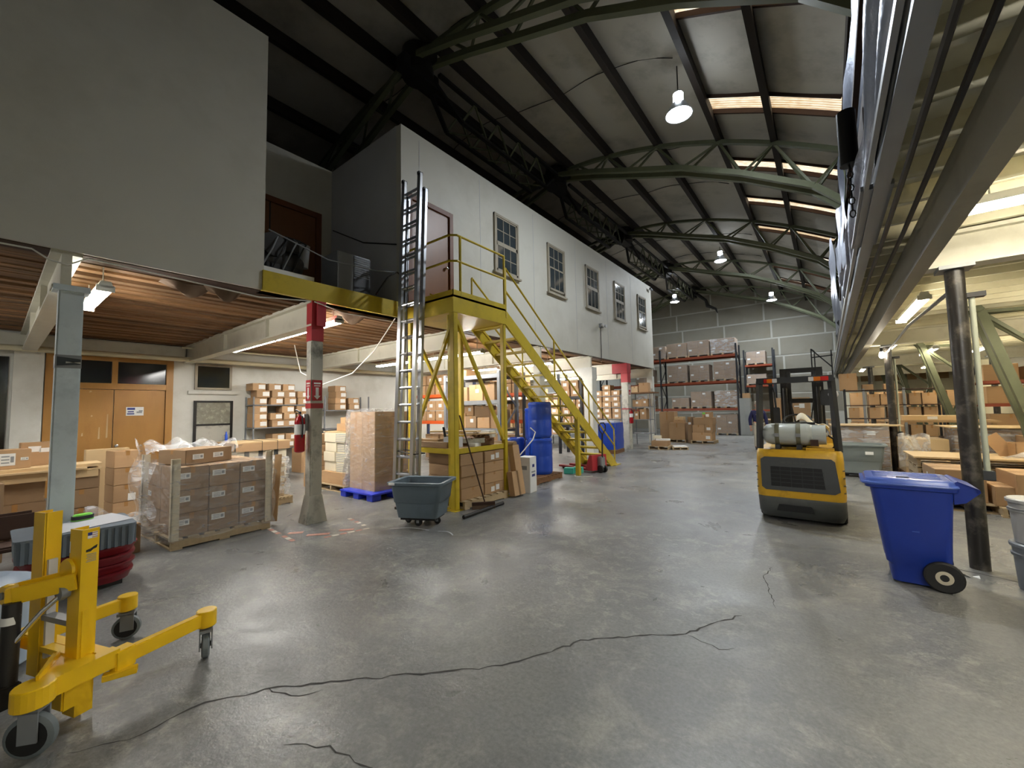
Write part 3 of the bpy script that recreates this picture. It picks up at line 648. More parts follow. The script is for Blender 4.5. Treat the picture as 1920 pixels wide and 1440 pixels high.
# round posts of the right-hand deck
def post(x, y, label, extra=True):
    t = thing('round_post', label, 'post', (x, y, 0), 0, 'round black posts')
    B().cyl((0, 0, 0), (0, 0, 3.12), .076, 18).build('pipe', 'pole_black', t, smooth=True)
    B().box((-.13, -.13, 3.08), (.13, .13, 3.12)).build('cap_plate', 'steel_grey', t)
    if extra:
        B().tube([(.115, .04, .98), (.115, .04, 2.78)], .024, 10).build('side_conduit', 'conduit_grey', t, smooth=True)
        B().cbox((.11, .04, .94), (.10, .09, .09)).build('conduit_box', 'fork_dark', t); B().cbox((.11, .04, 2.8), (.2, .1, .05)).build('bracket', 'dark_steel', t)
    return t
post(1.13, 6.22, 'scuffed black round post closest to the blue wheeled bin')
post(1.24, 13.64, 'second black round post, behind the blue bin and beside the grey tub')
post(1.38, 21.2, 'third slim black post by the dark steel shelving', False)
post(4.2, 19.5, 'black post standing behind the slanting green truss leg', False)
pr = B(); pr.tube([(1.24, 13.6, 2.95), (1.2, 9.9, 3.05), (1.13, 6.3, 2.9)], .022, 8); tag(pr.build('sprinkler_pipe', 'steel_grey', smooth=True), 'thin grey pipe slung between the first two black posts', 'pipe')
# ================================================================ PLATFORM AND STAIR
st = thing('steel_stair', 'yellow steel stair with open treads and a railed landing platform', 'stair', (0, 0, 0))
Xo, Xi, Pa, Pb = -5.05, -6.02, 4.88, 6.34
pf = B(); pf.box((XO+.03, Pa, 3.69), (Xo, Pb, 3.73)); pf.build('deck_plate', 'yellow_paint', st)
for lo, hi in (((Xo-.05, Pa, 3.42), (Xo, Pb, 3.72)), ((XO+.03, Pa, 3.42), (Xo-.05, Pa+.05, 3.72)), ((XO+.03, Pb-.05, 3.46), (Xo-.05, Pb, 3.72)), ((XO+.03, Pa+.05, 3.44), (XO+.08, Pb-.05, 3.72))): B().box(lo, hi).build('edge_beam', 'yellow_paint', st)
B().box((XO+.06, Pa+.03, 3.43), (Xo-.03, Pb-.03, 3.45)).build('under_plate', 'yellow_paint', st)
B().box((Xo-.012, Pa, 3.72), (Xo, Pb, 3.82)).build('toe_board', 'yellow_paint', st); B().box((XO+.03, Pa, 3.72), (Xo, Pa+.012, 3.82)).build('toe_board', 'yellow_paint', st)
for x, y, s in ((Xo-.06, Pa+.06, .11), (Xo-.06, Pb-.03, .09), (Xo-.22, Pa+.12, .07), (XO+.12, Pa+.06, .09), (XO+.12, Pb-.06, .09)):
    B().cbox((x, y, 1.715), (s, s, 3.41)).build('leg', 'yellow_paint', st, bevel=.008); B().cbox((x, y, .006), (s*1.8, s*1.8, .012)).build('base_plate', 'yellow_paint', st)
for p, q in (((Xo-.08, Pa+.06, 3.30), (XO+.15, Pa+.06, 1.12)), ((Xo-.24, Pa+.14, 3.25), (XO+.2, Pb-.2, 1.05)), ((Xo-.05, Pa+.12, 3.30), (Xo-.05, Pb-.08, 1.12)), ((XO+.12, Pa+.1, 3.3), (XO+.12, Pb-.1, 1.2))):
    B().bar(p, q, .055, .055).build('diagonal_brace', 'yellow_paint', st)
for a, b in (((XO+.1, Pa+.06), (Xo-.06, Pa+.06)), ((Xo-.06, Pa+.06), (Xo-.06, Pb-.03)), ((XO+.12, Pb-.06), (Xo-.06, Pb-.03)), ((XO+.12, Pa+.06), (XO+.12, Pb-.06))):
    B().bar((*a, .99), (*b, .99), .03, .09).build('shelf_rail', 'yellow_paint', st)
B().box((XO+.1, Pa+.08, 1.02), (Xo-.08, Pb-.06, 1.035)).build('shelf_board', 'lumber', st)
Z0, Z1, Ya, Yb = 3.58, .06, 6.36, 11.45                        # stair slope, stringer centre line
def sz(y): return Z0+(Z1-Z0)*(y-Ya)/(Yb-Ya)
for x in (Xo-.03, Xi):
    sg_ = B(); th = math.atan2(Z0-Z1, Yb-Ya); h = .125/math.cos(th)
    sg_.prism([(Ya, Z0+h), (Yb+.12, Z1-.02+.0), (Yb+.12, .0), (Yb-.28, .0), (Ya, Z0-h)], x-.012, x+.012, 'X')
    d = Vector((0, Yb-Ya, Z1-Z0)).normalized()
    for s in (1, -1): sg_.bar((x+.02*(1 if x < -5.5 else -1), Ya, Z0+s*(h-.012)), (x+.02*(1 if x < -5.5 else -1), Yb-.05*s, max(.02, Z1+s*(h-.02))), .05, .014, (1, 0, 0))
    sg_.build('stringer', 'yellow_paint', st)
NT = 15
tm = B().box((Xi+.03, -.13, -.02), (Xo-.06, .13, .0)).box((Xi+.03, -.13, -.05), (Xo-.06, -.115, -.0)).mesh('tread', 'yellow_paint')
for i in range(NT):
    y = Ya+.18+(Yb-Ya-.25)*i/(NT-1); o = obj('tread', tm, st, (0, y, sz(y)+.01))
    for x in (Xi+.05, ): B().add([(x, y-.13, sz(y)-.02), (x, y+.13, sz(y)-.02), (x, y+.02, sz(y)-.13)], [(0, 1, 2)]).build('tread_bracket', 'yellow_paint', st)
def rail(pts, r=.021): return B().tube(pts, r, 8).build('hand_rail', 'yellow_paint', st, smooth=True)
for x in (Xo-.03, Xi):
    for dz in (1.0, .52): rail([(x, Ya+.02, Z0+dz+.02), (x, Yb, Z1+dz)])
    for y in (Ya+.02, 8.2, 9.9, Yb): B().cyl((x, y, sz(y)), (x, y, sz(y)+1.02), .021, 8).build('rail_post', 'yellow_paint', st, smooth=True)
for z in (4.83, 4.36):
    rail([(XO+.05, Pa+.03, z), (Xo-.12, Pa+.03, z), (Xo-.02, Pa+.12, z), (Xo-.02, Pb, z)])
for x, y in ((Xo-.02, Pa+.2), (Xo-.02, Pb-.01), (XO+.3, Pa+.03)): B().cyl((x, y, 3.72), (x, y, 4.84), .024, 8).build('rail_post', 'yellow_paint', st, smooth=True)
for x, y, z in ((Xo-.05, 9.25, sz(9.25)-.1), (Xi+.03, 9.25, sz(9.25)-.1)): B().cbox((x, y, z/2), (.1, .1, z)).build('stair_post', 'yellow_paint', st)
B().box((Xi-.05, Yb-.15, 0), (Xo+.05, Yb+.25, .02)).build('foot_plate', 'yellow_paint', st)
# things left on the landing
o = B().bar((-5.95, 5.2, 3.76), (-5.12, 6.0, 3.76), .07, .05).build('black_bar', 'black_plastic'); tag(o, 'black bar lying on the yellow landing', 'bar')
o = B().bar((-6.2, 5.35, 4.05), (-5.75, 5.75, 3.76), .04, .025).build('yellow_strip', 'yellow_paint'); tag(o, 'short yellow offcut propped on the landing', 'offcut')
# ================================================================ EXTENSION LADDER
ld = thing('extension_ladder', 'tall aluminium extension ladder standing upright against the yellow platform', 'ladder', (0, 0, 0))
for s, (zt, off) in enumerate(((5.72, 0), (5.98, .10))):
    for x in (-6.05, -5.56):
        y0, y1 = 4.48-off, 4.70-off; rl = B()
        xx = x+(.02 if s and x < -5.8 else (-.02 if s else 0))
        rl.bar((xx, y0, .02+.3*s), (xx, y1, zt), .05, .085, (1, 0, 0)); rl.build('side_rail', 'aluminium', ld)
        B().cbox((xx, y1, zt), (.055, .09, .05)).build('end_cap', 'black_plastic', ld)
for k in range(19):
    z = .32+k*.30; y = 4.48+(4.70-4.48)*z/5.8
    B().cyl((-6.05, y, z), (-5.56, y, z), .023, 8).build('rung', 'aluminium', ld, smooth=True)
for k in range(18):
    z = .62+k*.30; y = 4.38+.22*z/5.9
    B().cyl((-6.03, y, z+.0), (-5.58, y, z+.0), .023, 8).build('rung', 'aluminium', ld, smooth=True)
for k in range(19):
    z = .32+k*.30; B().cyl((-5.535, 4.48+.038*z, z), (-5.528, 4.48+.038*z, z), .016, 8).build('rung_plug', 'black_plastic', ld)
for x in (-6.05, -5.56): B().cbox((x, 4.47, .02), (.06, .12, .04)).build('foot', 'rubber', ld)
B().tube([(-6.09, 4.42, 1.02), (-5.52, 4.40, .98), (-5.52, 4.62, .98), (-6.09, 4.62, 1.02)], .012, 6, True).build('tie_strap', 'cable_black', ld)
B().tube([(-5.78, 4.5, 5.5), (-5.80, 4.47, 3.5), (-5.75, 4.44, 1.6), (-5.8, 4.42, .9)], .008, 5).build('rope', 'cable_black', ld)
# ================================================================ MEZZANINE EDGE DETAILS
for pts, r, mt, lb in (
    ([(-6.36, 2.42, 4.42), (-6.36, 3.32, 4.22), (-6.36, 4.2, 4.27), (-6.36, 4.79, 4.38)], .010, 'steel_grey', 'pale rope sagging across the front of the alcove'),
    ([(-8.9, 4.76, 5.95), (-7.6, 4.74, 5.3), (-6.5, 4.76, 4.97)], .014, 'cable_black', 'dark cable running down the grey alcove wall'),
    ([(-6.33, 4.2, 3.82), (-6.33, 4.45, 4.2), (-6.34, 4.66, 4.36), (-6.34, 4.76, 4.3), (-6.34, 4.79, 3.9), (-6.34, 4.79, 3.5)], .016, 'cable_black', 'black hose looped over the end of the yellow beam'),
    ([(-6.35, -1.2, 3.42), (-6.35, .2, 3.44), (-6.35, .32, 3.36), (-6.35, .45, 3.34), (-6.35, .6, 3.45), (-6.35, 1.2, 3.43), (-6.35, 2.3, 3.38), (-6.35, 3.05, 3.47)], .009, 'cable_white', 'white cable stapled along the bottom of the tall office wall'),
    ([(-6.35, 3.1, 3.47), (-6.35, 3.6, 3.38), (-6.35, 4.7, 3.39)], .009, 'cable_white', 'white cable stapled beneath the yellow beam'),
    ([(-6.5, 4.75, 3.52), (-7.0, 4.6, 2.9), (-7.6, 4.5, 2.5), (-9.0, 4.6, 2.35), (-10.5, 4.8, 2.75), (-11.1, 4.9, 3.53)], .011, 'cable_white', 'white cable hanging in a loop between ladder and red-topped column'),
    ([(-6.385, 13.55, 4.62), (-6.385, 13.55, 3.6), (-6.385, 13.53, 3.3)], .012, 'cable_black', 'thin cable hanging down from the wall floodlight')):
    tag(B().tube(pts, r, 6).build('cable', mt, smooth=True), lb, 'cable')
for pts, r, lb in (([(-12.9, -5, 3.14), (-12.9, 19, 3.14)], .06, 'thick cream pipe along the back wall beneath the mezzanine'), ([(-12.75, 2.9, 3.42), (-12.75, 12, 3.42)], .022, 'thin cream pipe just beneath the plank ceiling'), ([(-12.9, 6.35, 3.14), (-11.5, 6.7, 3.22), (-9.5, 6.75, 3.25), (-7.0, 6.75, 3.25)], .04, 'cream branch pipe running towards the ladder')):
    o = B().tube(pts, r, 10).build('ceiling_pipe', 'pipe_cream', smooth=True); tag(o, lb, 'pipe')
# torn lining hanging from the soffit near the lamp
for k, (x, y, s) in enumerate(((-6.9, 1.6, .35), (-6.8, 2.0, .3), (-6.75, -.4, .5), (-6.9, 4.0, .4))):
    tb_ = B(); tb_.sheet(lambda u, v: (x+(u-.5)*s*.6+.03*math.sin(v*9), y+(v-.5)*s*1.6, 3.505-.14*math.sin(PI*u)*math.sin(PI*v)*(1+.5*math.sin(7*u+5*v))), 8, 10)
    tag(tb_.build('torn_lining', 'debris', smooth=True), ['torn brown lining sagging from the soffit by the near lamp', 'crumpled lining scrap hanging beyond the near lamp', 'dark lining bulge beside the grey column head', 'pale torn lining above the lamp at the red column'][k], 'lining')
fl2 = thing('floodlight', 'twin grey floodlight fixed to the office wall below the third window', 'floodlight', (XO, 13.55, 4.62))
B().cbox((.05, 0, .06), (.1, .2, .14)).build('housing', 'steel_grey', fl2); B().lathe([(.03, 0), (.07, .08), (.06, .09)], (.1, -.12, .05), 'X', 12).build('lamp_head', 'lens_clear', fl2, smooth=True); B().lathe([(.03, 0), (.07, .08), (.06, .09)], (.1, .12, .05), 'X', 12).build('lamp_head', 'lens_clear', fl2, smooth=True)
sc_ = thing('security_camera', 'small security camera at the top far corner of the office wall', 'camera', (XO, 18.9, 7.22))
B().cyl((0, 0, 0), (.12, 0, .02), .02, 8).build('arm', 'steel_grey', sc_); B().cyl((.12, -.12, .02), (.12, .12, -.02), .05, 12).build('camera_body', 'steel_grey', sc_, smooth=True)
# machine, cabinet and board in the alcove
mc = thing('compressor', 'dark oily machine with hoses at the edge of the alcove', 'machine', (-7.05, 2.82, ZT))
B().box((-.35, -.38, .1), (.4, .42, .18)).build('skid_board', 'paper_white', mc)
B().lathe([(.05, -.36), (.2, -.34), (.22, 0), (.2, .34), (.05, .36)], (0, 0, .42), 'Y', 16).build('tank', 'dark_steel', mc, smooth=True)
B().box((-.2, -.25, .18), (.2, .25, .35)).build('engine_block', 'black_plastic', mc, bevel=.02); B().box((-.15, .05, .6), (.15, .32, .85)).build('cylinder_head', 'dark_steel', mc, bevel=.02)
B().cyl((.1, .36, .4), (.14, .37, .78), .09, 12).build('air_filter', 'steel_grey', mc, smooth=True); B().lathe([(.05, 0), (.19, .01), (.19, .04), (.05, .05)], (.2, -.15, .62), 'X', 16).build('flywheel', 'dark_steel', mc, smooth=True)
for k in range(4): B().tube([(.22, -.3+k*.15, .25), (.3, -.2+k*.16, .5+.05*k), (.25, -.1+k*.15, .75), (.1, k*.1, .85)], .012, 6).build('hose', 'cable_black' if k % 2 else 'steel_grey', mc)
ac = thing('air_unit', 'grey steel cabinet with a dark slatted front in the alcove', 'cabinet', (-7.0, 4.05, ZT))
B().box((-.3, -.36, .0), (.26, .3, .82)).build('casing', 'steel_grey', ac, bevel=.01); B().box((.262, -.05, .03), (.27, .29, .8)).build('dark_front', 'black_plastic', ac)
for k in range(9): B().box((.27, -.04, .42+k*.04), (.276, .27, .435+k*.04)).build('slat', 'rack_grey', ac)
# ================================================================ FOIL CURTAIN ON THE RIGHT DECK EDGE
fc = thing('foil_curtain', 'torn silvery foil insulation hanging along the raised deck edge', 'insulation', (0, 0, 0))
def foil(y0, y1, zlo, zhi, x, name, ph):
    def f(u, v):
        y = y0+(y1-y0)*u; zt = zhi+.06*math.sin(y*2.3+ph)+.04*math.sin(y*5.7+ph)
        return (x+.022*math.sin(9*v+3*y+ph)+.018*math.sin(17*u+ph)-.06*v, y, zlo+(zt-zlo)*v)
    B().sheet(f, 60, 14).build(name, 'foil', fc, smooth=True)
foil(.5, 9.2, 3.53, 3.84, .365, 'foil_sheet', .4); foil(.5, 7.8, 4.42, 5.72, .45, 'foil_sheet', 2.1); foil(7.4, 12.4, 3.9, 5.2, .40, 'foil_sheet', 4.0); foil(12.6, 16.5, 3.8, 5.9, .34, 'foil_flap', 1.3)
B().bar((.40, .5, 4.12), (.42, 9.2, 4.12), .06, .5).build('timber_batten', 'dark_wood', fc); B().bar((.40, 1.0, 5.2), (.38, 12.5, 4.2), .05, .07).build('timber_batten', 'dark_wood', fc)
B().bar((.345, .5, 3.47), (.345, 31, 3.47), .03, .05).build('edge_strip', 'steel_grey', fc)
B().box((.31, 4.4, 3.46), (.52, 6.0, 3.50)).build('hung_panel', 'steel_grey', fc)
ch = thing('chain_hoist', 'black chain and hook hanging in front of the foil sheets', 'hoist', (.27, 4.7, 3.6))
B().cyl((0, 0, .25), (0, 0, .75), .07, 12).build('hoist_body', 'black_plastic', ch, smooth=True)
for k in range(8): B().tube([(.0+.02*math.cos(a)*(1 if k % 2 else .2), .02*math.cos(a)*(.2 if k % 2 else 1), .22-.06*k+.035*math.sin(a)) for a in [i*PI/4 for i in range(8)]], .006, 5, True).build('link', 'dark_steel', ch)
# ================================================================ BOX AND PALLET BUILDERS
def fquad(d, face, u, v, wd, ht, off=.0025):
    """a quad on a face of a box with size d centred on x, y and standing on z = 0; u, v in face fractions"""
    dx, dy, dz = d
    if face == '+x': f = lambda a, b: (dx/2+off, -dy/2+a, b); W = dy
    elif face == '-x': f = lambda a, b: (-dx/2-off, dy/2-a, b); W = dy
    elif face == '-y': f = lambda a, b: (-dx/2+a, -dy/2-off, b); W = dx
    elif face == '+y': f = lambda a, b: (dx/2-a, dy/2+off, b); W = dx
    elif face == '+z':
        a0, b0 = u*dx-dx/2, v*dy-dy/2
        return [(a0-wd/2, b0-ht/2, dz+off), (a0+wd/2, b0-ht/2, dz+off), (a0+wd/2, b0+ht/2, dz+off), (a0-wd/2, b0+ht/2, dz+off)]
    a, b = u*W, v*dz
    return [f(a-wd/2, b-ht/2), f(a+wd/2, b-ht/2), f(a+wd/2, b+ht/2), f(a-wd/2, b+ht/2)]
BM = {}
def boxmesh(d, mat):
    k = (tuple(round(x, 3) for x in d), mat)
    if k not in BM: BM[k] = B().box((-d[0]/2, -d[1]/2, 0), (d[0]/2, d[1]/2, d[2])).mesh('cardboard_box', mat, bevel=min(.006, min(d)*.03))
    return BM[k]
QM = {}
def quadpart(name, d, face, u, v, wd, ht, mat, par, off=.0025):
    k = (name, tuple(round(x, 3) for x in d), face, round(u, 2), round(v, 2), round(wd, 3), round(ht, 3), mat, off)
    if k not in QM:
        me = bpy.data.meshes.new(name); me.from_pydata(fquad(d, face, u, v, wd, ht, off), [], [(0, 1, 2, 3)]); me.materials.append(MATS[mat]); QM[k] = me
    return obj(name, QM[k], par)
def carton(x, y, z, d, label, rz=0, mat='cardboard', marks=(), tape='x', group=None, name='cardboard_box', big=False, cat='box'):
    o = obj(name, boxmesh(d, mat), None, (x, y, z), rz); tag(o, label, cat, group)
    if tape == 'x':
        quadpart('packing_tape', d, '+z', .5, .5, d[0]*.999, .05, 'box_tape', o)
        quadpart('packing_tape', d, '+x', .5, .86, .05, d[2]*.27, 'box_tape', o, .0015)
    elif tape == 'y':
        quadpart('packing_tape', d, '+z', .5, .5, .05, d[1]*.999, 'box_tape', o)
        quadpart('packing_tape', d, '-y', .5, .86, .05, d[2]*.27, 'box_tape', o, .0015)
    for mk in marks:
        face, u, v, wd, ht = mk[:5]
        s = quadpart('shipping_label', d, face, u, v, wd, ht, mk[5] if len(mk) > 5 else 'paper_white', o, .003)
        if big:
            W = d[1] if face[1] == 'x' else d[0]
            for q in range(3): quadpart('label_print', d, face, u-.12*wd/W, v+(q-1)*.26*ht/d[2], wd*.5, ht*.1, 'print_grey', s, .004)
            quadpart('label_print', d, face, u+.3*wd/W, v, wd*.22, ht*.5, 'print_grey', s, .004)
    return o
def pallet(x, y, rz, lx, ly, label, mat='pallet_wood', h=.14, name='wooden_pallet', group='pallets on the floor', z=0):
    t = thing(name, label, 'pallet', (x, y, z), rz, group)
    n = 7; bw = ly/n*.72
    dm = B().box((-lx/2, -bw/2, h-.022), (lx/2, bw/2, h)).mesh('deck_board', mat); lm = B().box((-lx/2, -bw/2, 0), (lx/2, bw/2, .018)).mesh('bottom_board', mat)
    sm = B().box((-.022, -ly/2, .018), (.022, ly/2, h-.022)).mesh('stringer', mat)
    for i in range(n): obj('deck_board', dm, t, (0, -ly/2+bw/2+(ly-bw)*i/(n-1), 0))
    for i in (0, 3, 6): obj('bottom_board', lm, t, (0, -ly/2+bw/2+(ly-bw)*i/(n-1), 0))
    for s in (-lx/2+.03, 0, lx/2-.03): obj('stringer', sm, t, (s, 0, 0))
    return t
def wrap_shell(x, y, z0, z1, lx, ly, rz, label, mat='wrap', amp=.012, name='stretch_wrap', n=56, top=True, flare=0, group='stretch wrap'):
    """clear film around a load: a closed skirt that follows the box with small creases"""
    s = B(); per = []
    for i in range(n):
        t = i/n*4; k = int(t); u = t-k
        c = [(-1, -1), (1, -1), (1, 1), (-1, 1)]; a, b = c[k], c[(k+1) % 4]
        per.append(((a[0]+(b[0]-a[0])*u)*lx/2, (a[1]+(b[1]-a[1])*u)*ly/2))
    rings = []; m = 12
    for j in range(m+1):
        v = j/m; g = []
        for i, (px_, py_) in enumerate(per):
            e = 1+(amp*(math.sin(i*1.9+j*1.3)+math.sin(i*.7+j*2.9)*.8))/max(lx, ly)*2+flare*(1-v)**2
            g.append((px_*e, py_*e, z0+(z1-z0)*v+amp*math.sin(i*.9)))
        rings.append(g)
    s.loft(rings, cap=False)
    if top: s.add([(p[0]*.98, p[1]*.98, z1+.01+amp*math.sin(i*2.3)) for i, p in enumerate(per)], [tuple(range(n))])
    return tag(s.build(name, mat, None, smooth=True, loc=(x, y, 0), rz=rz), label, 'stretch wrap', group)
# ================================================================ WRAPPED PALLET BY THE RED-TOPPED COLUMN
R5 = .05; PX, PY = -7.27, 2.02
pallet(PX, PY, R5, 1.24, 1.18, 'wooden pallet under the stretch-wrapped brown boxes near the red-topped column')
def loc2(cx, cy, rz, a, b): return (cx+a*math.cos(rz)-b*math.sin(rz), cy+a*math.sin(rz)+b*math.cos(rz))
for r in range(3):
    for c in range(3):
        for dpt in range(2):
            a = (.29 if dpt == 0 else -.29); b = -.37+c*.37
            x, y = loc2(PX, PY, R5, a, b)
            lb = 'brown carton in the wrapped load, %s row up, %s column, %s side' % (ORD[r], ORD[c], 'hall' if dpt == 0 else 'rear')
            carton(x, y, .14+r*.297, (.575, .362, .293), lb, R5, 'cardboard_dull', [('+x', .22 if c == 0 else .3, .62, .155, .075)] if dpt == 0 else ([('-y', .2, .6, .15, .07)] if c == 0 else []), 'x', 'cartons of the wrapped pallet', big=True)
x, y = loc2(PX, PY, R5, .0, -.08)
carton(-7.25, 1.86, 1.033, (.52, .66, .2), 'long brown carton lying on top of the wrapped load', R5+.32, 'cardboard_dull', [('+x', .25, .5, .15, .07), ('+x', .68, .5, .15, .07)], 'y', big=True)
for k, (a, b) in enumerate(((.635, -.60), (.635, .585), (-.625, -.60))):
    x, y = loc2(PX, PY, R5, a, b); cb = B(); cb.box((-.05, -.008, 0), (.008, .008, 1.03)); cb.box((-.008, -.008 if b < 0 else -.08, 0), (.008, .08 if b < 0 else .008, 1.03))
    tag(cb.build('corner_board', 'corner_pale', None, loc=(x, y, .12), rz=R5), ['pale corner board of the wrapped load at the nearest corner', 'pale corner board of the wrapped load on the red column side', 'pale corner board of the wrapped load at its far left corner'][k], 'corner board', 'corner boards')
wrap_shell(PX, PY, .10, 1.08, 1.32, 1.26, R5, 'clear stretch film around the brown carton load by the column', top=False)
def drape(fn, nu, nv, label, mat='wrap_bag', name='plastic_film'):
    return tag(B().sheet(fn, nu, nv).build(name, mat, smooth=True), label, 'plastic film', 'loose plastic film')
drape(lambda u, v: (-7.95+.62*v+.05*math.sin(11*u+3*v), 1.30+.05*math.sin(9*u)-.06*math.sin(PI*v)+.10*v, 1.38-1.15*u*(1-.25*v)-.18*v+.05*math.sin(13*v+5*u)), 26, 22, 'bunched clear film hanging off the wrapped load at its left side', 'wrap_thick')
drape(lambda u, v: (-7.95+.62*u+.03*math.sin(12*v), 1.38+1.1*v, 1.27+.06*math.sin(9*u+4*v)+.05*math.sin(21*v)-.10*u), 16, 30, 'crumpled clear film heaped behind the top carton', 'wrap_thick')
wv = B(); wv.bar((-6.85, 2.75, .05), (-6.95, 2.85, 1.06), .1, .02); tag(wv.build('lumber_board', 'lumber'), 'upright timber board leaning by the wrapped load', 'board')
# wrapped stack standing behind it
pallet(-8.55, 3.35, .1, .75, .5, 'low pallet under the clear-wrapped paper stack')
for k in range(7): carton(-8.55+random.uniform(-.01, .01), 3.35, .14+k*.09, (.42, .34, .088), '%s paper bundle up in the clear-wrapped stack behind the column' % ORD[k], .1, 'paper_cream' if k % 2 else 'kraft_pale', (), None, 'wrapped paper bundles', 'paper_bundle', cat='paper')
wrap_shell(-8.55, 3.35, .13, .86, .52, .46, .1, 'clear film around the paper stack behind the column', 'wrap_thick', .02, flare=.08)
# ================================================================ BOXES AT THE LEFT, BEHIND THE GREY COLUMN
for k in range(4): carton(-9.62, 1.44, .02+k*.283, (.42, .34, .28), '%s tan carton up in the four-high stack before the brown doors' % ORD[k].capitalize(), .12, 'cardboard', [('+x', .7, .25, .1, .12)] if k == 1 else (), 'x', 'four-high carton stack')
for o in list(C.objects):
    if o.get('group') == 'four-high carton stack': o.location.z -= .02
carton(-10.25, 1.32, 0, (.16, .56, 1.14), 'tall flat pale carton on edge behind the four-high stack', .05, 'kraft_pale', (), None)
pallet(-8.85, .45, 0, .95, 1.15, 'pallet under the clutter of boxes behind the grey column', 'pallet_dark')
carton(-8.95, .25, .14, (.6, .55, .42), 'dark brown carton at the bottom of the pile behind the grey column', 0, 'cardboard_dull', (), 'x')
carton(-8.95, .25, .56, (.58, .52, .36), 'dark brown carton, second up in the pile behind the grey column', 0, 'cardboard_dull', (), 'x')
for k in range(3): carton(-8.85, .86, .14+k*.265, (.5, .36, .262), 'greyish carton peeking past the grey column, %s from the bottom' % ORD[k], 0, 'cardboard_dull', (), 'x', 'greyish cartons')
lc = tag(obj('flattened_carton', B().box((-.35, -.62, 0), (.32, .66, .02)).box((-.31, -.6, .02), (.36, .5, .045)).box((-.2, -.64, .045), (.30, .66, .09)).mesh('flattened_carton', 'kraft_pale'), None, (-8.9, .40, .94)), 'flattened pale cartons laid across the pile behind the grey column', 'cardboard')
for o in (lc,):
    for s in (-.3, .2): B().box((.30, s, -.10), (.315, s+.42, .01)).build('hanging_flap', 'kraft_pale', o)
carton(-8.85, .21, 1.03, (.3, .30, .26), 'labelled carton at the picture edge on the flattened cartons', .1, 'cardboard', [('+x', .3, .5, .14, .16), ('+x', .8, .5, .07, .04)], 'y', big=True)
carton(-9.12, .46, 1.03, (.26, .36, .33), 'carton with white stickers behind the labelled one', .05, 'cardboard', [('+x', .35, .72, .12, .08), ('+x', .65, .66, .13, .06)], 'y')
carton(-8.1, -.15, 0, (.6, .55, .55), 'dark carton on the floor at the picture edge, lower of two', .1, 'cardboard_dull', (), 'x'); carton(-8.1, -.15, .55, (.58, .5, .38), 'dark carton at the picture edge, upper of two', .15, 'cardboard_dull', (), 'x')
ch_ = thing('folded_chair', 'dark brown padded chair back among the boxes left of the grey column', 'chair', (-7.5, .18, 0), .1)
B().box((-.05, -.2, .32), (.03, .2, .62)).build('backrest', 'dark_wood', ch_, bevel=.03); B().box((-.05, -.2, .25), (.38, .2, .31)).build('seat', 'dark_wood', ch_, bevel=.02)
for sx, sy in ((-.03, -.17), (-.03, .17), (.34, -.17), (.34, .17)): B().cyl((sx, sy, 0), (sx, sy, .26), .014, 8).build('leg', 'dark_steel', ch_)
drape(lambda u, v: (-7.35+.5*u, .75+.75*v, .45+.10*math.sin(6*u+3*v)+.07*math.sin(11*v+4*u)-.36*v*v), 22, 26, 'crumpled clear film heaped between the grey column and the wrapped load', 'wrap_thick')
carton(-7.05, .95, 0, (.34, .5, .36), 'low carton under the heaped film', .2, 'cardboard_dull', (), 'x')
# ================================================================ RED AND GREY TRAYS, PAPER, TAPE MEASURE
def rrect(lx, ly, r, n=5):
    P = []
    for cx, cy, a0 in ((lx/2-r, ly/2-r, 0), (-lx/2+r, ly/2-r, 1), (-lx/2+r, -ly/2+r, 2), (lx/2-r, -ly/2+r, 3)):
        for i in range(n+1): a = (a0+i/n)*PI/2; P.append((cx+r*math.cos(a), cy+r*math.sin(a)))
    return P
for k in range(4):
    z = .05+k*.088; s = 1+.012*k; t = B(); P = rrect(.58*s, .80*s, .22)
    t.loft([[(x*.9, y*.92, z) for x, y in P], [(x*.97, y*.97, z+.05) for x, y in P], [(x, y, z+.06) for x, y in P], [(x*1.015, y*1.01, z+.082) for x, y in P]])
    o = tag(t.build('red_tray', 'red_plastic', None, smooth=True, loc=(-6.02, .60, -.05+.05), rz=.08*((k % 2)*2-1)), 'rounded dark red plastic tray, %s from the floor, beside the lift' % ORD[k], 'tray', 'stacked red trays')
bs = B(); bs.box((-.2, -.3, 0), (.2, .3, .05)); tag(bs.build('tray_dolly', 'black_plastic', None, loc=(-6.02, .6, 0)), 'black base under the red trays', 'dolly')
gt = thing('grey_tray', 'ribbed grey plastic tray on top of the red trays', 'tray', (-6.02, .57, .41))
g = B(); P = rrect(.66, .78, .04, 2); g.loft([[(x, y, 0) for x, y in P], [(x*1.02, y*1.02, .19) for x, y in P], [(x*1.05, y*1.04, .19) for x, y in P], [(x*1.05, y*1.04, .21) for x, y in P]]); g.build('tub', 'tray_grey', gt)
for i in range(15): B().box((.325, -.36+i*.05, .0), (.352, -.335+i*.05, .19)).build('rib', 'tray_grey', gt)
for i in range(11): B().box((-.28+i*.052, .38, 0), (-.255+i*.052, .412, .19)).build('rib', 'tray_grey', gt)
ps = B(); ps.sheet(lambda u, v: (-6.12+.40*u-.30*v+.12*u*v, .31+.13*u+.57*v-.02*u*v, .628+.003*math.sin(5*u)), 12, 4); ps = tag(ps.build('paper_sheet', 'poly_white', smooth=True), 'pale sheet lying on the ribbed grey tray', 'paper')
tm_ = thing('tape_measure', 'black and green coiled tape measure on the pale sheet', 'tape measure', (-6.25, .64, .634), .3)
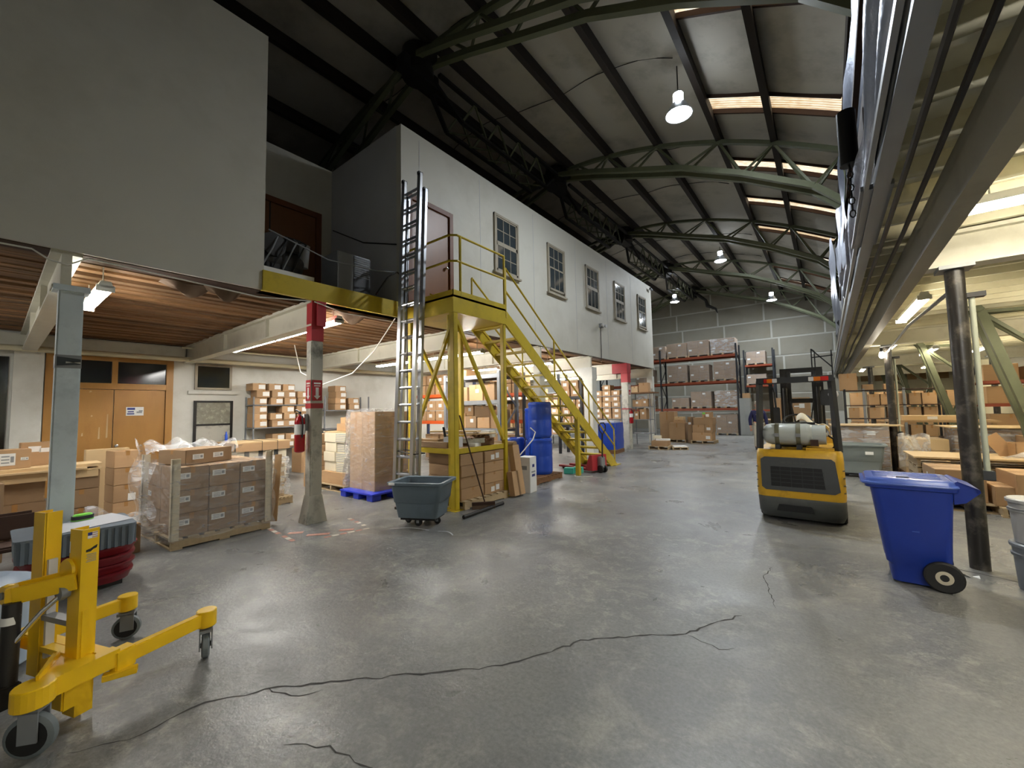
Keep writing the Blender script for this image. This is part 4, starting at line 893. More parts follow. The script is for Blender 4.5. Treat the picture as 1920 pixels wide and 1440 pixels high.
P = rrect(.11, .17, .05); B().loft([[(x, y, 0) for x, y in P], [(x, y, .045) for x, y in P]]).build('case', 'black_plastic', tm_, smooth=True); M('lime', '#7BD44A', .4); B().loft([[(x*.9, y*.9, .045) for x, y in P], [(x*.8, y*.8, .058) for x, y in P]]).build('rim', 'lime', tm_, smooth=True); B().loft([[(x*1.02, y*1.02, .0) for x, y in P], [(x*1.02, y*1.02, .008) for x, y in P]]).build('base_ring', 'lime', tm_, smooth=True)
# ================================================================ YELLOW HYDRAULIC DRUM LIFT
lf = thing('drum_lift', 'yellow hydraulic drum lift on casters with twin masts and straddle legs', 'lift', (-3.27, .19, 0), .347)
Ym = 'lift_yellow'
def caster(x, y, r, ztop, wd, ang, par, grey=True):
    fk = B(); m = Matrix.Translation((x, y, 0)) @ Matrix.Rotation(ang, 4, 'Z')
    for s in (-1, 1): fk.box((-.03, s*(wd/2+.012)-.004, r*.8), (.05, s*(wd/2+.012)+.004, ztop-.01), m)
    fk.box((-.05, -wd/2-.016, ztop-.02), (.05, wd/2+.016, ztop), m); fk.build('caster_fork', 'steel_grey', par)
    w_ = B(); w_.lathe([(r*.86, -wd/2), (r, -wd*.3), (r, wd*.3), (r*.86, wd/2)], (0, 0, 0), 'Y', 28, None); w_.v = [tuple(m @ (Vector(p)+Vector((0, 0, r)))) for p in w_.v]
    wo_ = w_.build('wheel', 'rubber' if not grey else 'rubber_grey', par, smooth=True)
    h = B(); h.lathe([(.02, -wd*.56), (r*.8, -wd*.52), (r*.8, wd*.52), (.02, wd*.56)], (0, 0, 0), 'Y', 24); h.v = [tuple(m @ (Vector(p)+Vector((0, 0, r)))) for p in h.v]; h.build('hub', 'rubber', wo_, smooth=True)
    ax = B(); ax.lathe([(.018, -wd*.75), (.018, wd*.75)], (0, 0, 0), 'Y', 8); ax.v = [tuple(m @ (Vector(p)+Vector((0, 0, r)))) for p in ax.v]; ax.build('axle', 'steel_grey', wo_)
caster(.0, .0, .105, .245, .05, .55, lf); caster(0, .86, .085, .20, .045, -.62, lf); caster(-.85, .86, .085, .20, .045, .8, lf); caster(-.85, 0, .105, .245, .05, .9, lf)
def plate(name, pts, z0, z1, mat=Ym, bev=.006): return B().prism(pts, z0, z1, 'Z').build(name, mat, lf, bevel=bev)
# side rails: heavy rear arm, slimmer forward leg, rounded ends over the casters
for x in (0, -.85):
    rr = B(); rr.bar((x, -.02, .30), (x, .34, .30), .07, .095); rr.lathe([(.075, .25), (.08, .255), (.08, .345), (.075, .35)], (x, 0, 0), 'Z', 20); rr.build('rear_arm', Ym, lf, smooth=False)
    lg = B(); lg.bar((x, .33, .275), (x, .84, .27), .05, .085); lg.build('straddle_leg', Ym, lf, bevel=.004)
    B().lathe([(.055, .215), (.06, .22), (.06, .32), (.055, .325)], (x, .86, 0), 'Z', 18).build('leg_end', Ym, lf, smooth=True)
    B().cbox((x, .37, .275), (.085, .10, .115)).build('leg_socket', Ym, lf, bevel=.006)
B().bar((.0, .30, .30), (-.85, .30, .30), .07, .09).build('cross_member', Ym, lf, bevel=.006); B().bar((-.02, .02, .30), (-.22, .19, .30), .012, .15).build('gusset_plate', Ym, lf); B().bar((-.83, .02, .30), (-.62, .19, .30), .012, .15).build('gusset_plate', Ym, lf)
B().prism([(0, .02), (-.06, .02), (-.30, .20), (-.30, .26), (0, .26)], .335, .343, 'Z').build('top_plate', Ym, lf)
B().box((-.02, .12, .12), (-.13, .25, .26)).build('lower_block', Ym, lf, bevel=.008); B().bar((.0, .28, .21), (.09, .40, .21), .05, .035).build('foot_tab', Ym, lf, bevel=.003)
def channel(x, y, z0, z1, s):
    c = B(); c.box((x-.055, y-.004, z0), (x+.055, y+.006, z1)); c.box((x-.055, y, z0), (x-.047, y+.075, z1)); c.box((x+.047, y, z0), (x+.055, y+.075, z1)); return c
channel(-.135, .205, .03, 1.055, 1).build('mast_channel', Ym, lf); channel(-.50, .205, .18, 1.13, 1).build('mast_channel', Ym, lf)
B().box((-.11, .215, .1), (-.075, .245, .6)).build('inner_slide', Ym, lf); B().box((-.46, .22, .28), (-.425, .26, .85)).build('inner_slide', 'poly_white', lf)
for z in (.52, .34): B().bar((-.14, .23, z), (-.5, .23, z), .05, .03).build('mast_brace', 'steel_grey' if z > .5 else Ym, lf)
# lift arm with rounded ends, cylinder, pump handle
arm = B(); arm.bar((-.09, .19, .775), (-.29, .02, .74), .014, .09); arm.bar((-.19, .24, .775), (-.37, .05, .74), .014, .09); arm.bar((-.29, .02, .74), (-.37, .05, .74), .05, .09); arm.build('lift_arm', Ym, lf, bevel=.004)
B().lathe([(.06, -.012), (.065, 0), (.06, .012)], (-.17, .19, .83), 'Y', 18).build('arm_boss', Ym, lf, smooth=True); B().lathe([(.05, -.02), (.055, 0), (.05, .02)], (-.35, .03, .74), 'Y', 18).build('arm_boss', Ym, lf, smooth=True); B().lathe([(.02, -.03), (.02, .03)], (-.35, .03, .74), 'Y', 12).build('pivot_pin', 'steel_grey', lf, smooth=True)
B().cyl((-.26, .01, .26), (-.28, .02, .71), .036, 18).build('hydraulic_cylinder', 'dark_steel', lf, smooth=True); B().cyl((-.276, .016, .60), (-.278, .018, .64), .037, 18).build('cylinder_band', 'paper_white', lf, smooth=True)
B().cbox((-.29, -.02, .24), (.14, .14, .12)).build('pump_body', 'dark_steel', lf, bevel=.01)
B().tube([(-.155, .15, .70), (-.19, .10, .64), (-.25, .02, .50), (-.30, -.05, .385), (-.36, -.10, .36)], [.013]*5, 10).build('pump_handle', 'chrome', lf, smooth=True); B().lathe([(.035, -.02), (.04, 0), (.035, .02)], (-.145, .16, .72), 'Y', 14).build('handle_socket', 'steel_grey', lf, smooth=True)
# decals on the front mast face
def dec(name, y0, y1, z0, z1, mat, par=lf, off=.0012): return B().add([(-.08+off, y0, z0), (-.08+off, y1, z0), (-.08+off, y1, z1), (-.08+off, y0, z1)], [(0, 1, 2, 3)]).build(name, mat, par)
fg = dec('flag_decal', .225, .270, 1.0, 1.035, 'paper_white'); dec('flag_canton', .225, .245, 1.017, 1.035, 'print_blue', fg, .002)
for i in range(3): dec('flag_stripe', .245, .270, 1.003+i*.012, 1.008+i*.012, 'tape_red', fg, .002)
B().add([(-.0785, y, z) for y, z in ((.220, .925), (.242, .925), (.252, .935), (.268, .940), (.272, .958), (.256, .952), (.240, .942), (.220, .938))], [tuple(range(8))]).build('maker_logo', 'print_black', lf)
for i in range(5): dec('small_print', .222+.004*(i % 2), .268, .868+i*.010, .872+i*.010, 'print_grey')
B().box((-.188, .199, .92), (-.180, .20, .985)).build('white_sticker', 'paper_white', lf)
# pale drum at the picture's edge behind the lift
pd = thing('plastic_keg', 'pale blue plastic keg at the picture edge behind the yellow lift', 'keg', (-4.62, .02, 0)); M('keg_blue', '#A9BBD0', .35)
B().lathe([(.2, 0), (.24, .03), (.24, .5), (.22, .58), (.12, .62), (.1, .62)], n=24).build('keg_body', 'keg_blue', pd, smooth=True); B().lathe([(.245, .5), (.25, .53), (.245, .56)], n=24).build('keg_band', 'steel_grey', pd, smooth=True)
# ================================================================ SHELVES ON THE BACK WALL
def rack(name, label, x, y0, y1, dp, levels, post=.035, mat='rack_grey', board='rack_grey', top=None, along='y', cat='shelf', th=.03):
    """open shelf: posts and boards; along y stands against a wall at -x, along x runs across the hall"""
    t = thing(name, label, cat, (0, 0, 0), 0)
    zt = top or max(levels)+.02
    for a in (y0, y1):
        for b in (x, x+dp):
            p = (b, a) if along == 'y' else (a, b)
            B().cbox((p[0], p[1], zt/2), (post, post, zt)).build('post', mat, t)
    for z in levels:
        lo = (x-post/2, y0-post/2) if along == 'y' else (y0-post/2, x-post/2); hi = (x+dp+post/2, y1+post/2) if along == 'y' else (y1+post/2, x+dp+post/2)
        B().box((*lo, z-th), (*hi, z)).build('shelf', board, t)
    return t
rack('storage_shelf', 'grey wall shelf crammed with small labelled cartons left of the red-topped column', -13.3, 4.55, 6.25, .55, (.72, 1.33, 1.98), top=2.2)
k = 0
for lev, (z, rows) in enumerate(((1.98, ((4.52, 4.92, 5.32), (4.62, 5.02, 5.36, 5.72), (4.56, 4.98, 5.36, 5.76))), (1.33, ((4.56, 5.3, 5.72), (4.56, 4.98, 5.34, 5.74), (4.56, 5.02, 5.36, 5.7))), (.72, ((5.05, 5.4, 5.75), (4.9, 5.3, 5.68))))):
    for rr_, ys in enumerate(reversed(rows)):
        for q, y in enumerate(ys):
            carton(-12.98+random.uniform(-.03, .03), y+.17, z+rr_*.203, (.5, .335, .2), 'labelled carton on the left wall shelf, %s board, row %s up, %s along' % (('top', 'middle', 'lowest')[lev], ('one', 'two', 'three')[rr_], ORD[q]), random.uniform(-.05, .05), 'cardboard', [('+x', .7, .5, .17, .12)], 'x', 'cartons on the left wall shelf')
rack('storage_shelf', 'grey wall shelf with a six-carton pile right of the red-topped column', -13.3, 6.62, 8.2, .5, (1.2, 1.8), top=2.25)
for q, (y, n_) in enumerate(((7.14, 4), (7.62, 2))):
    for r in range(n_): carton(-12.98, y+random.uniform(-.02, .02), 1.8+r*.2, (.46, .38, .195), 'tan carton on the wall shelf past the column, %s pile, %s up' % (('taller', 'shorter')[q], ORD[r]), random.uniform(-.05, .05), 'cardboard', [('+x', .7, .5, .17, .12)], 'x', 'cartons on the right wall shelf')
# crate with a cardboard cap on straps
cc = thing('capped_crate', 'strapped crate with a drooping tan cardboard cap in front of the wall shelf', 'crate', (-11.3, 4.05, 0), .05)
B().box((-.5, -.55, .12), (.5, .55, 1.02)).build('crate_body', 'paper_cream', cc)
for y in (-.4, -.1, .25): B().box((.5, y, .14), (.506, y+.1, 1.0)).build('dark_spine', 'fork_grey', cc)
B().box((-.55, -.62, 1.02), (.56, .62, 1.05)).build('cap_top', 'kraft_pale', cc); B().box((.55, -.6, .84), (.565, .6, 1.03)).build('cap_flap', 'cardboard', cc); B().box((-.5, -.63, .86), (.5, -.615, 1.03)).build('cap_flap', 'cardboard', cc)
for y in (-.05, .3): B().tube([(.57, y, .2), (.575, y, 1.06), (-.5, y, 1.07)], .006, 5).build('strap', 'cable_black', cc)
B().box((-.5, -.55, 0), (.5, .55, .11)).build('skid', 'pallet_dark', cc)
carton(-12.3, 5.75, 0, (.5, .45, .70), 'upright tan carton on the floor under the wall shelf', .1, 'cardboard', (), 'x')
bt = B(); bt.lathe([(.03, 0), (.03, .16), (.015, .2), (.015, .24)], n=10); o = tag(bt.build('blue_bottle', 'drum_blue', None, smooth=True, loc=(-13.1, 4.55, 1.98+.0)), 'small blue bottle at the end of the left wall shelf', 'bottle'); o.location = (-11.75, 3.6, 1.05)
# ================================================================ PRINTED PAPER PALLET AND TALL WRAPPED CARTON
pallet(-8.72, 5.2, .03, 1.05, 1.1, 'pallet under the bundles of printed paper')
carton(-8.72, 5.2, .14, (.98, 1.0, .26), 'wide flat carton under the printed paper bundles', .03, 'cardboard', (), 'x')
for s, (x, y) in enumerate(((-8.42, 4.95), (-8.42, 5.4), (-8.95, 4.95), (-8.95, 5.4))):
    for k in range(4):
        carton(x+random.uniform(-.02, .02), y+random.uniform(-.02, .02), .40+k*.215, (.46, .40, .21), 'bundle of printed paper, %s stack on the pallet, %s up' % (('hall-side near', 'hall-side far', 'rear near', 'rear far')[s], ORD[k]), .03, 'paper_cream' if s in (0, 2) else 'cardboard_dull', (), None, 'printed paper bundles', 'paper_bundle', cat='paper')
        if s == 0:
            for q in range(5): quadpart('paper_edge', (.46, .40, .21), '-y', .5, .14+q*.18, .44, .012, 'print_grey', C.objects[-1])
for x, y, lb in ((-8.75, 5.0, 'near'), (-8.75, 5.45, 'far')):
    cp_ = tag(obj('cardboard_sheet', B().box((-.5, -.23, 0), (.5, .23, .02)).box((.49, -.23, -.12), (.505, .23, .02)).mesh('cardboard_sheet', 'kraft_pale'), None, (x, y, 1.262), .03), 'cardboard cap over the %s half of the printed paper bundles' % lb, 'cardboard')
carton(-8.7, 5.15, 1.285, (.42, .5, .17), 'open tan carton on the cap of the printed paper', .2, 'cardboard', (), 'x'); carton(-8.75, 5.2, 1.455, (.36, .4, .14), 'small tan carton topmost over the printed paper', .3, 'cardboard', (), 'x')
for k in range(5): carton(-9.55, 4.75, k*.245, (.4, .4, .24), 'tan carton, %s up in the stack just behind the red-topped column' % ORD[k], -.05, 'cardboard', (), 'x', 'cartons behind the column')
bp_ = thing('plastic_pallet', 'bright blue plastic pallet under the tall wrapped carton', 'pallet', (-7.45, 5.05, 0), .02)
B().box((-.56, -.58, .11), (.56, .58, .14)).build('deck', 'pallet_blue', bp_, bevel=.01)
for a in (-.45, 0, .45):
    for b in (-.46, 0, .46): B().box((a-.1, b-.1, 0), (a+.1, b+.1, .11)).build('foot', 'pallet_blue', bp_, bevel=.01)
for k in range(2):
    carton(-7.78+k*.45, 5.12, .14, (.44, .86, 1.57), 'tall brown carton in the clear wrap on the blue pallet, %s' % ('rear one' if k == 0 else 'one on the ladder side'), .02, 'cardboard', (), 'y')
wrap_shell(-7.555, 5.12, .12, 1.76, .96, .93, .02, 'clear film flaring out around the tall carton on the blue pallet', 'wrap', .016, flare=.1)
drape(lambda u, v: (-8.05-.16*(1-v)**2*(1+.3*math.sin(9*u))+.02*math.sin(20*v), 4.62+.9*u, .12+1.62*v), 20, 24, 'loose clear film skirt hanging off the tall carton towards the red column', 'wrap_bag')
# ================================================================ TUB CART
def tub_cart(x, y, rz, lx, ly, z0, z1, label, mat, taper=.78, band=True):
    t = thing('tub_cart', label, 'cart', (x, y, 0), rz, 'plastic tub carts')
    P = rrect(lx, ly, .07, 4); P2 = rrect(lx*taper, ly*taper, .06, 4)
    lerp = lambda s: [((a[0]*(1-s)+b[0]*s), (a[1]*(1-s)+b[1]*s)) for a, b in zip(P2, P)]
    zm = z0+(z1-z0)*.42; g = B()
    rings = [[(u, v, z0) for u, v in lerp(0)], [(u, v, zm-.01) for u, v in lerp(.40)], [(u, v, zm) for u, v in lerp(.46)], [(u*1.03, v*1.03, zm+.012) for u, v in lerp(.46)], [(u, v, z1-.03) for u, v in lerp(.95)],
             [(u*.95, v*.94, z1-.03) for u, v in lerp(.95)], [(u*.93, v*.92, zm) for u, v in lerp(.46)], [(u*.92, v*.9, z0+.02) for u, v in lerp(.03)]]
    g.loft(rings); g.build('tub', mat, t, smooth=True)
    r = B(); r.loft([[(u*1.0, v*1.0, z1-.05) for u, v in P], [(u*1.10, v*1.12, z1-.04) for u, v in P], [(u*1.11, v*1.13, z1-.005) for u, v in P], [(u*1.04, v*1.05, z1) for u, v in P], [(u*.95, v*.94, z1-.012) for u, v in P], [(u*.95, v*.94, z1-.05) for u, v in P]], cap=False); r.build('rim', mat, t, smooth=True)
    B().box((-lx*.34, -ly*.32, z0-.04), (lx*.34, ly*.32, z0)).build('base_board', 'black_plastic', t)
    for sx, sy, a in ((-.27, 0, .3), (.27, 0, .6), (0, -.24, 0), (0, .24, 0)):
        r_ = .05 if sx else .06; cb = B(); cb.lathe([(r_*.9, -.016), (r_, -.01), (r_, .01), (r_*.9, .016)], (sx*lx*1.1, sy*ly*1.1, r_), 'Y', 18); cb.build('wheel', 'rubber', t, smooth=True)
        fk = B(); fk.box((sx*lx*1.1-.02, sy*ly*1.1-.03, r_*.8), (sx*lx*1.1+.02, sy*ly*1.1-.022, z0-.03)); fk.box((sx*lx*1.1-.02, sy*ly*1.1+.022, r_*.8), (sx*lx*1.1+.02, sy*ly*1.1+.03, z0-.03)); fk.build('caster_fork', 'steel_grey', t)
    B().cbox((-lx*.42, -ly*.58, z1-.02), (.09, .012, .035)).build('tag', 'paper_white', t)
    return t
tub_cart(-4.97, 4.12, .45, .80, .60, .13, .66, 'dark grey plastic tub cart on casters beside the ladder', 'tub_grey')
stp = B(); stp.sheet(lambda u, v: (-4.75+.95*u-.5*u*u*.4-.25*(1-u), 3.55+.25*math.sin(u*2.6)+.16*u+.022*v, .012+.015*math.sin(u*9)), 26, 1); tag(stp.build('plastic_strap', 'poly_white', None, smooth=True, loc=(-.1, .06, 0)), 'white plastic strap curling out on the floor from under the tub cart', 'strap')
# ================================================================ UNDER THE PLATFORM
pallet(-5.47, 5.63, 0, .98, 1.18, 'pale pallet under the long cartons beneath the yellow platform')
for k in range(4):
    carton(-5.50+random.uniform(-.01, .01), 5.34, .14+k*.198, (.84, .58, .195), 'brown carton beneath the yellow platform, near half, %s up' % ORD[k], random.uniform(-.015, .015), 'cardboard', [('-y', .8, .4, .1, .08)] if k == 3 else (), 'x', 'long cartons under the platform')
    carton(-5.49+random.uniform(-.01, .01), 5.93, .14+k*.198, (.84, .56, .195), 'long brown carton beneath the yellow platform, far half, %s up' % ORD[k], random.uniform(-.015, .015), 'cardboard', [('+x', .65, .5, .1, .1), ('+x', .4, .4, .1, .09)] if k in (0, 3) else (), 'x', 'long cartons under the platform')
ws = 1.035
def plank(p, q, wd, th, label, mat='lumber', name='timber_offcut', cat='timber'): return tag(B().bar(p, q, wd, th).build(name, mat), label, cat, 'offcuts on the platform shelf')
plank((-6.2, 5.05, ws+.06), (-5.4, 5.15, ws+.05), .3, .10, 'flat brown timber stack at the ladder end of the platform shelf', 'cardboard_dull')
plank((-6.25, 5.1, ws+.13), (-5.75, 5.2, ws+.12), .22, .03, 'thin timber slat over the flat stack on the platform shelf')
plank((-5.6, 5.15, ws+.22), (-5.13, 6.0, ws+.22), .30, .02, 'wide pale board tilted across the platform shelf', 'kraft_pale')
plank((-6.1, 5.3, ws+.27), (-5.2, 5.65, ws+.27), .22, .03, 'long pale board on top of the platform shelf clutter', 'kraft_pale')
plank((-5.95, 5.9, ws+.07), (-5.15, 5.8, ws+.07), .4, .12, 'brown board bundle at the far end of the platform shelf', 'pallet_dark')
plank((-5.5, 5.42, ws+.1), (-5.12, 5.72, ws+.1), .18, .08, 'grey timber block in the middle of the platform shelf', 'column_worn')
carton(-5.42, 5.2, ws, (.26, .24, .19), 'clear plastic bin on the platform shelf behind the post', .1, 'poly_white', (), None, name='plastic_bin', cat='bin')
carton(-5.33, 6.05, ws+.13, (.24, .24, .13), 'white carton at the stair end of the platform shelf', .1, 'paper_white', (), None)
carton(-5.22, 5.55, ws, (.16, .2, .06), 'small white box at the front of the platform shelf', .2, 'paper_white', (), None)
br = B()
for k in range(26):
    a = random.uniform(0, 6.3); l = random.uniform(.08, .22); c = Vector((-5.25+random.uniform(-.1, .1), 5.75+random.uniform(-.22, .2), ws+.06+random.uniform(0, .16)))
    d = Vector((math.cos(a), math.sin(a), random.uniform(-.2, .3)))*l/2; br.bar(c-d, c+d, .035, .03)
o = tag(br.build('scrap_pile', 'pallet_dark'), 'heap of dark wood scraps on the platform shelf', 'wood scraps', kind='stuff')
rl = B(); rl.cyl((-5.55, 6.42, .98), (-5.0, 6.5, .98), .09, 14); o = tag(rl.build('paper_roll', 'cardboard_dull', smooth=True), 'brown wrapped roll lying level beyond the platform shelf', 'roll')
bw_ = B(); o = tag(B().box((-.17, -.12, 0), (.17, .12, .88)).build('carton_stand', 'cardboard_dull', None, loc=(-5.4, 6.58, 0)), 'brown upright carton under the wrapped roll', 'box')
br_ = thing('push_broom', 'push broom leaning with its handle against the yellow platform post', 'broom', (0, 0, 0))
B().cyl((-4.98, 4.93, 1.62), (-4.78, 5.32, .12), .013, 8).build('handle', 'dark_wood', br_, smooth=True); B().bar((-4.92, 5.15, .09), (-4.66, 5.45, .09), .06, .05).build('broom_head', 'dark_wood', br_); B().bar((-4.92, 5.15, .035), (-4.66, 5.45, .035), .05, .07).build('bristles', 'debris', br_)
bt_ = B(); bt_.cyl((-5.28, 4.84, 1.42), (-5.26, 4.86, 1.25), .022, 8); o = tag(bt_.build('tool_grip', 'black_plastic', smooth=True), 'black tool grip hung on the platform post', 'tool')
gp = B(); gp.tube([(-4.60, 4.62, .03), (-4.70, 5.72, .03)], .03, 10); tag(gp.build('steel_bar', 'dark_steel', smooth=True), 'dark steel bar lying on the floor along the pale pallet', 'bar')
for k, (y, h, t_, dx) in enumerate(((6.5, 1.0, .1, .17), (6.36, .5, .09, .1))):
    d = B(); m = Matrix.Translation((-4.86+.0*k, y, 0)) @ Matrix.Rotation(-.16, 4, 'Y'); d.box((-.10, -.1, .03), (.03, .1, h), m)
    tag(d.build('leaning_carton', 'cardboard'), ['tall slim carton leaning at the stair end of the platform', 'short slim carton leaning before the tall one'][k], 'box')
wb = carton(-5.0, 6.90, 0, (.28, .3, .72), 'white printed carton standing between platform and drums', .15, 'paper_white', (), None)
quadpart('print_triangle', (.28, .3, .72), '+x', .5, .75, .10, .06, 'print_blue', wb); quadpart('print_line', (.28, .3, .72), '+x', .5, .58, .18, .03, 'print_grey', wb); quadpart('print_line', (.28, .3, .72), '+x', .5, .48, .14, .05, 'print_blue', wb); quadpart('print_line', (.28, .3, .72), '-y', .5, .7, .14, .08, 'print_grey', wb)
cbw = B(); cbw.tube([(-5.2, 6.9, .72), (-5.05, 7.2, 1.05), (-5.05, 7.3, 1.2), (-5.15, 7.25, 1.3)], .012, 6); o = tag(cbw.build('white_hose', 'cable_white', smooth=True), 'white hose arching from the white carton towards the drums', 'hose')
# ================================================================ BLUE DRUMS
pallet(-5.80, 8.12, .03, 1.12, 1.2, 'dark worn pallet under the blue drums', 'pallet_dark')
def drum(x, y, z, label, h=.86, r=.285):
    t = thing('plastic_drum', label, 'drum', (x, y, z), random.uniform(0, 6), 'blue plastic drums')
    B().lathe([(r*.9, 0), (r*.97, .03), (r, .09), (r*.985, .12), (r, .2), (r, h*.5-.02), (r*.985, h*.5), (r, h*.5+.02), (r, h-.16), (r*.96, h-.10), (r, h-.07), (r*.98, h-.02), (r*.9, h), (r*.88, h-.02)], n=30).build('body', 'drum_blue', t, smooth=True)
    B().lathe([(r*1.0, h-.075), (r*1.015, h-.06), (r*1.0, h-.045)], n=30).build('rim_ring', 'drum_blue', t, smooth=True)
    for s in (-.14, .14): B().lathe([(.04, h-.02), (.04, h+.004), (.03, h+.008)], (s, 0, 0), 'Z', 12).build('bung', 'paper_white', t, smooth=True)
drum(-5.60, 8.30, .14, 'blue plastic drum at the bottom front of the pair beside the stairs'); drum(-5.60, 8.30, 1.01, 'blue plastic drum on top of the front pair beside the stairs')
drum(-6.36, 9.19, 0, 'blue plastic drum at the bottom rear beyond the stair treads'); drum(-6.36, 9.19, .87, 'blue plastic drum stacked at the rear, partly behind the front pair')
drum(-6.2, 8.0, .14, 'blue plastic drum low behind the front pair towards the rack')
for k, (x, y) in enumerate(((-5.45, 9.40), (-5.3, 9.62))): carton(x, y, 0, (.24, .2, .15), 'teal plastic box by the stair post, %s' % ('nearer the drums' if k == 0 else 'nearer the pallet jack'), .3, 'teal', (), None, 'teal boxes', 'teal_box', cat='box')
tw = B(); tw.tube([(-5.15, 9.15, .01), (-5.05, 9.0, .01), (-4.85, 9.05, .01), (-4.7, 9.25, .01)], .008, 5); tag(tw.build('twine', 'cable_white'), 'white twine trailing on the floor by the stair post', 'twine')
# ================================================================ PALLET JACK
pj = thing('pallet_jack', 'red pallet jack parked at the stair foot with its handle upright', 'pallet jack', (-4.82, 9.95, 0), math.atan2(.45, -1.45))
for s in (-.2, .2): B().box((.15, s-.075, .05), (1.35, s+.075, .10)).build('fork', 'red_paint', pj, bevel=.008); B().cyl((1.2, s-.04, .04), (1.2, s+.04, .04), .04, 12).build('roller', 'rubber', pj)
B().prism([(.02, .06), (.28, .06), (.28, .12), (.14, .46), (.04, .46)], -.28, .28, 'Y').build('head', 'red_paint', pj, bevel=.01)
B().box((-.1, -.09, .12), (.04, .09, .42)).build('pump', 'steel_grey', pj, bevel=.02)
for s in (-.07, .07): B().lathe([(.05, -.03), (.1, -.025), (.1, .025), (.05, .03)], (-.06, s, .1), 'Y', 18).build('wheel', 'rubber', pj, smooth=True)
B().tube([(-.07, 0, .4), (-.09, 0, .9), (-.10, 0, 1.02)], .02, 8).build('shaft', 'dark_steel', pj, smooth=True)
B().tube([(-.10, 0, 1.0), (-.10, -.11, 1.12), (-.10, -.12, 1.24), (-.10, -.06, 1.3), (-.10, .06, 1.3), (-.10, .12, 1.24), (-.10, .11, 1.12)], .016, 8, True).build('loop_handle', 'dark_steel', pj, smooth=True)
# ================================================================ RACKS AND SHELVES BENEATH THE MEZZANINE
def prack(label, xs, y0, dp, levels, ztop, upm, bm, name='pallet_rack', bh=.11):
    """pallet rack running along x: upright frames at xs, front and rear beams per level"""
    t = thing(name, label, 'rack', (0, y0, 0), 0, 'racks')
    for x in xs:
        for b in (0, dp): B().cbox((x, b, ztop/2), (.09, .08, ztop)).build('upright', upm, t)
        n = max(2, int(ztop/.9))
        for i in range(n):
            z0_, z1_ = .2+(ztop-.4)*i/n, .2+(ztop-.4)*(i+1)/n
            B().bar((x, 0 if i % 2 else dp, z0_), (x, dp if i % 2 else 0, z1_), .035, .035).build('frame_brace', upm, t)
    for z in levels:
        for a, b in zip(xs[:-1], xs[1:]):
            for d in (0, dp): B().box((a+.045, d-.025, z-bh), (b-.045, d+.025, z)).build('load_beam', bm, t)
            B().box((a+.045, .03, z-.03), (b-.045, dp-.03, z-.005)).build('deck_board', 'lumber', t)
    return t
prack('grey and dark rack directly behind the yellow platform', (-9.0, -6.92), 8.35, .75, (1.20, 1.97, 2.68), 2.75, 'rack_grey', 'rack_grey')
prack('blue upright rack with orange beams towards the back wall', (-12.2, -9.75), 9.6, .8, (1.36, 2.28), 3.05, 'rack_blue', 'rack_orange')
prack('dark rack with orange beams beyond the grey one', (-9.5, -7.75), 10.6, .8, (1.36, 2.25), 2.9, 'rack_dark', 'rack_orange')
prack('black perforated rack beside the broad white column', (-8.1, -7.15), 13.35, .6, (1.1, 2.15), 3.02, 'rack_dark', 'rack_dark')
def fill(xs, y, zs, d, txt, grp, mats=('cardboard',), lab=True, jit=.02, skip=.1, face='-y'):
    for j, z in enumerate(zs):
        for i, x in enumerate(xs):
            if (j == len(zs)-1 or zs[j+1]-z > d[2]+.06) and random.random() < skip*2: continue
            s = random.uniform(.92, 1.0)
            carton(x+random.uniform(-jit, jit), y+random.uniform(-jit, jit), z, (d[0]*random.choice((.94, .97, 1)), d[1], d[2]), txt % (ORD[j], ORD[i]), random.uniform(-.04, .04), random.choice(mats), [(face, .5, .5, .16, .12)] if lab else (), 'y', grp)
# goods on the grey rack
for k, (x, z, d, rz) in enumerate(((-8.6, 1.20, (.5, .5, .42), .1), (-8.1, 1.20, (.42, .5, .34), 0), (-7.6, 1.20, (.5, .5, .30), -.1), (-7.2, 1.20, (.36, .45, .5), .05), (-7.75, 1.51, (.5, .4, .32), .25), (-8.2, 1.545, (.4, .4, .30), -.1), (-8.5, 1.97, (.55, .5, .4), 0), (-7.9, 1.97, (.5, .5, .46), .05), (-7.4, 1.97, (.4, .45, .5), -.04), (-8.55, 2.68, (.6, .5, .2), 0))):
    carton(x, 8.72, z, d, 'brown carton on the rack behind the platform, ' + ['low shelf at the ladder end', 'low shelf, second from the ladder', 'low shelf under a tilted carton', 'low shelf at the stair end', 'low shelf, tilted on another', 'low shelf, resting on the second', 'middle shelf, ladder end', 'middle shelf, centre', 'middle shelf, stair end', 'flat on the very top'][k], rz, random.choice(('cardboard', 'cardboard_dull')), [('-y', .6, .6, .12, .1)] if k % 2 else (), 'y', 'cartons on the grey rack')
fill([-11.8, -11.3, -10.8, -10.3], 10.0, (1.36, 1.72, 2.28, 2.64), (.46, .5, .34), 'tan carton on the orange-beamed rack by the wall, %s row, %s along', 'cartons on the orange rack')
fill([-9.1, -8.6, -8.15], 11.0, (1.36, 1.70, 2.25, 2.6), (.42, .5, .33), 'tan carton on the dark orange-beamed rack, %s row, %s across', 'cartons on the dark rack')
fill([-7.85, -7.45], 13.65, (1.1, 1.42, 2.15, 2.45), (.34, .45, .30), 'tan carton on the black perforated rack, %s row, %s across', 'cartons on the black rack')
for k, x in enumerate((-11.6, -10.8, -10.0, -9.1, -8.4)): carton(x, 10.4 if k < 3 else 11.0, 0, (.7, .7, .85), 'big floor carton beneath the racks, %s from the back wall' % ORD[k], 0, 'cardboard', [('-y', .5, .6, .2, .15)], 'y', 'floor cartons beneath racks')
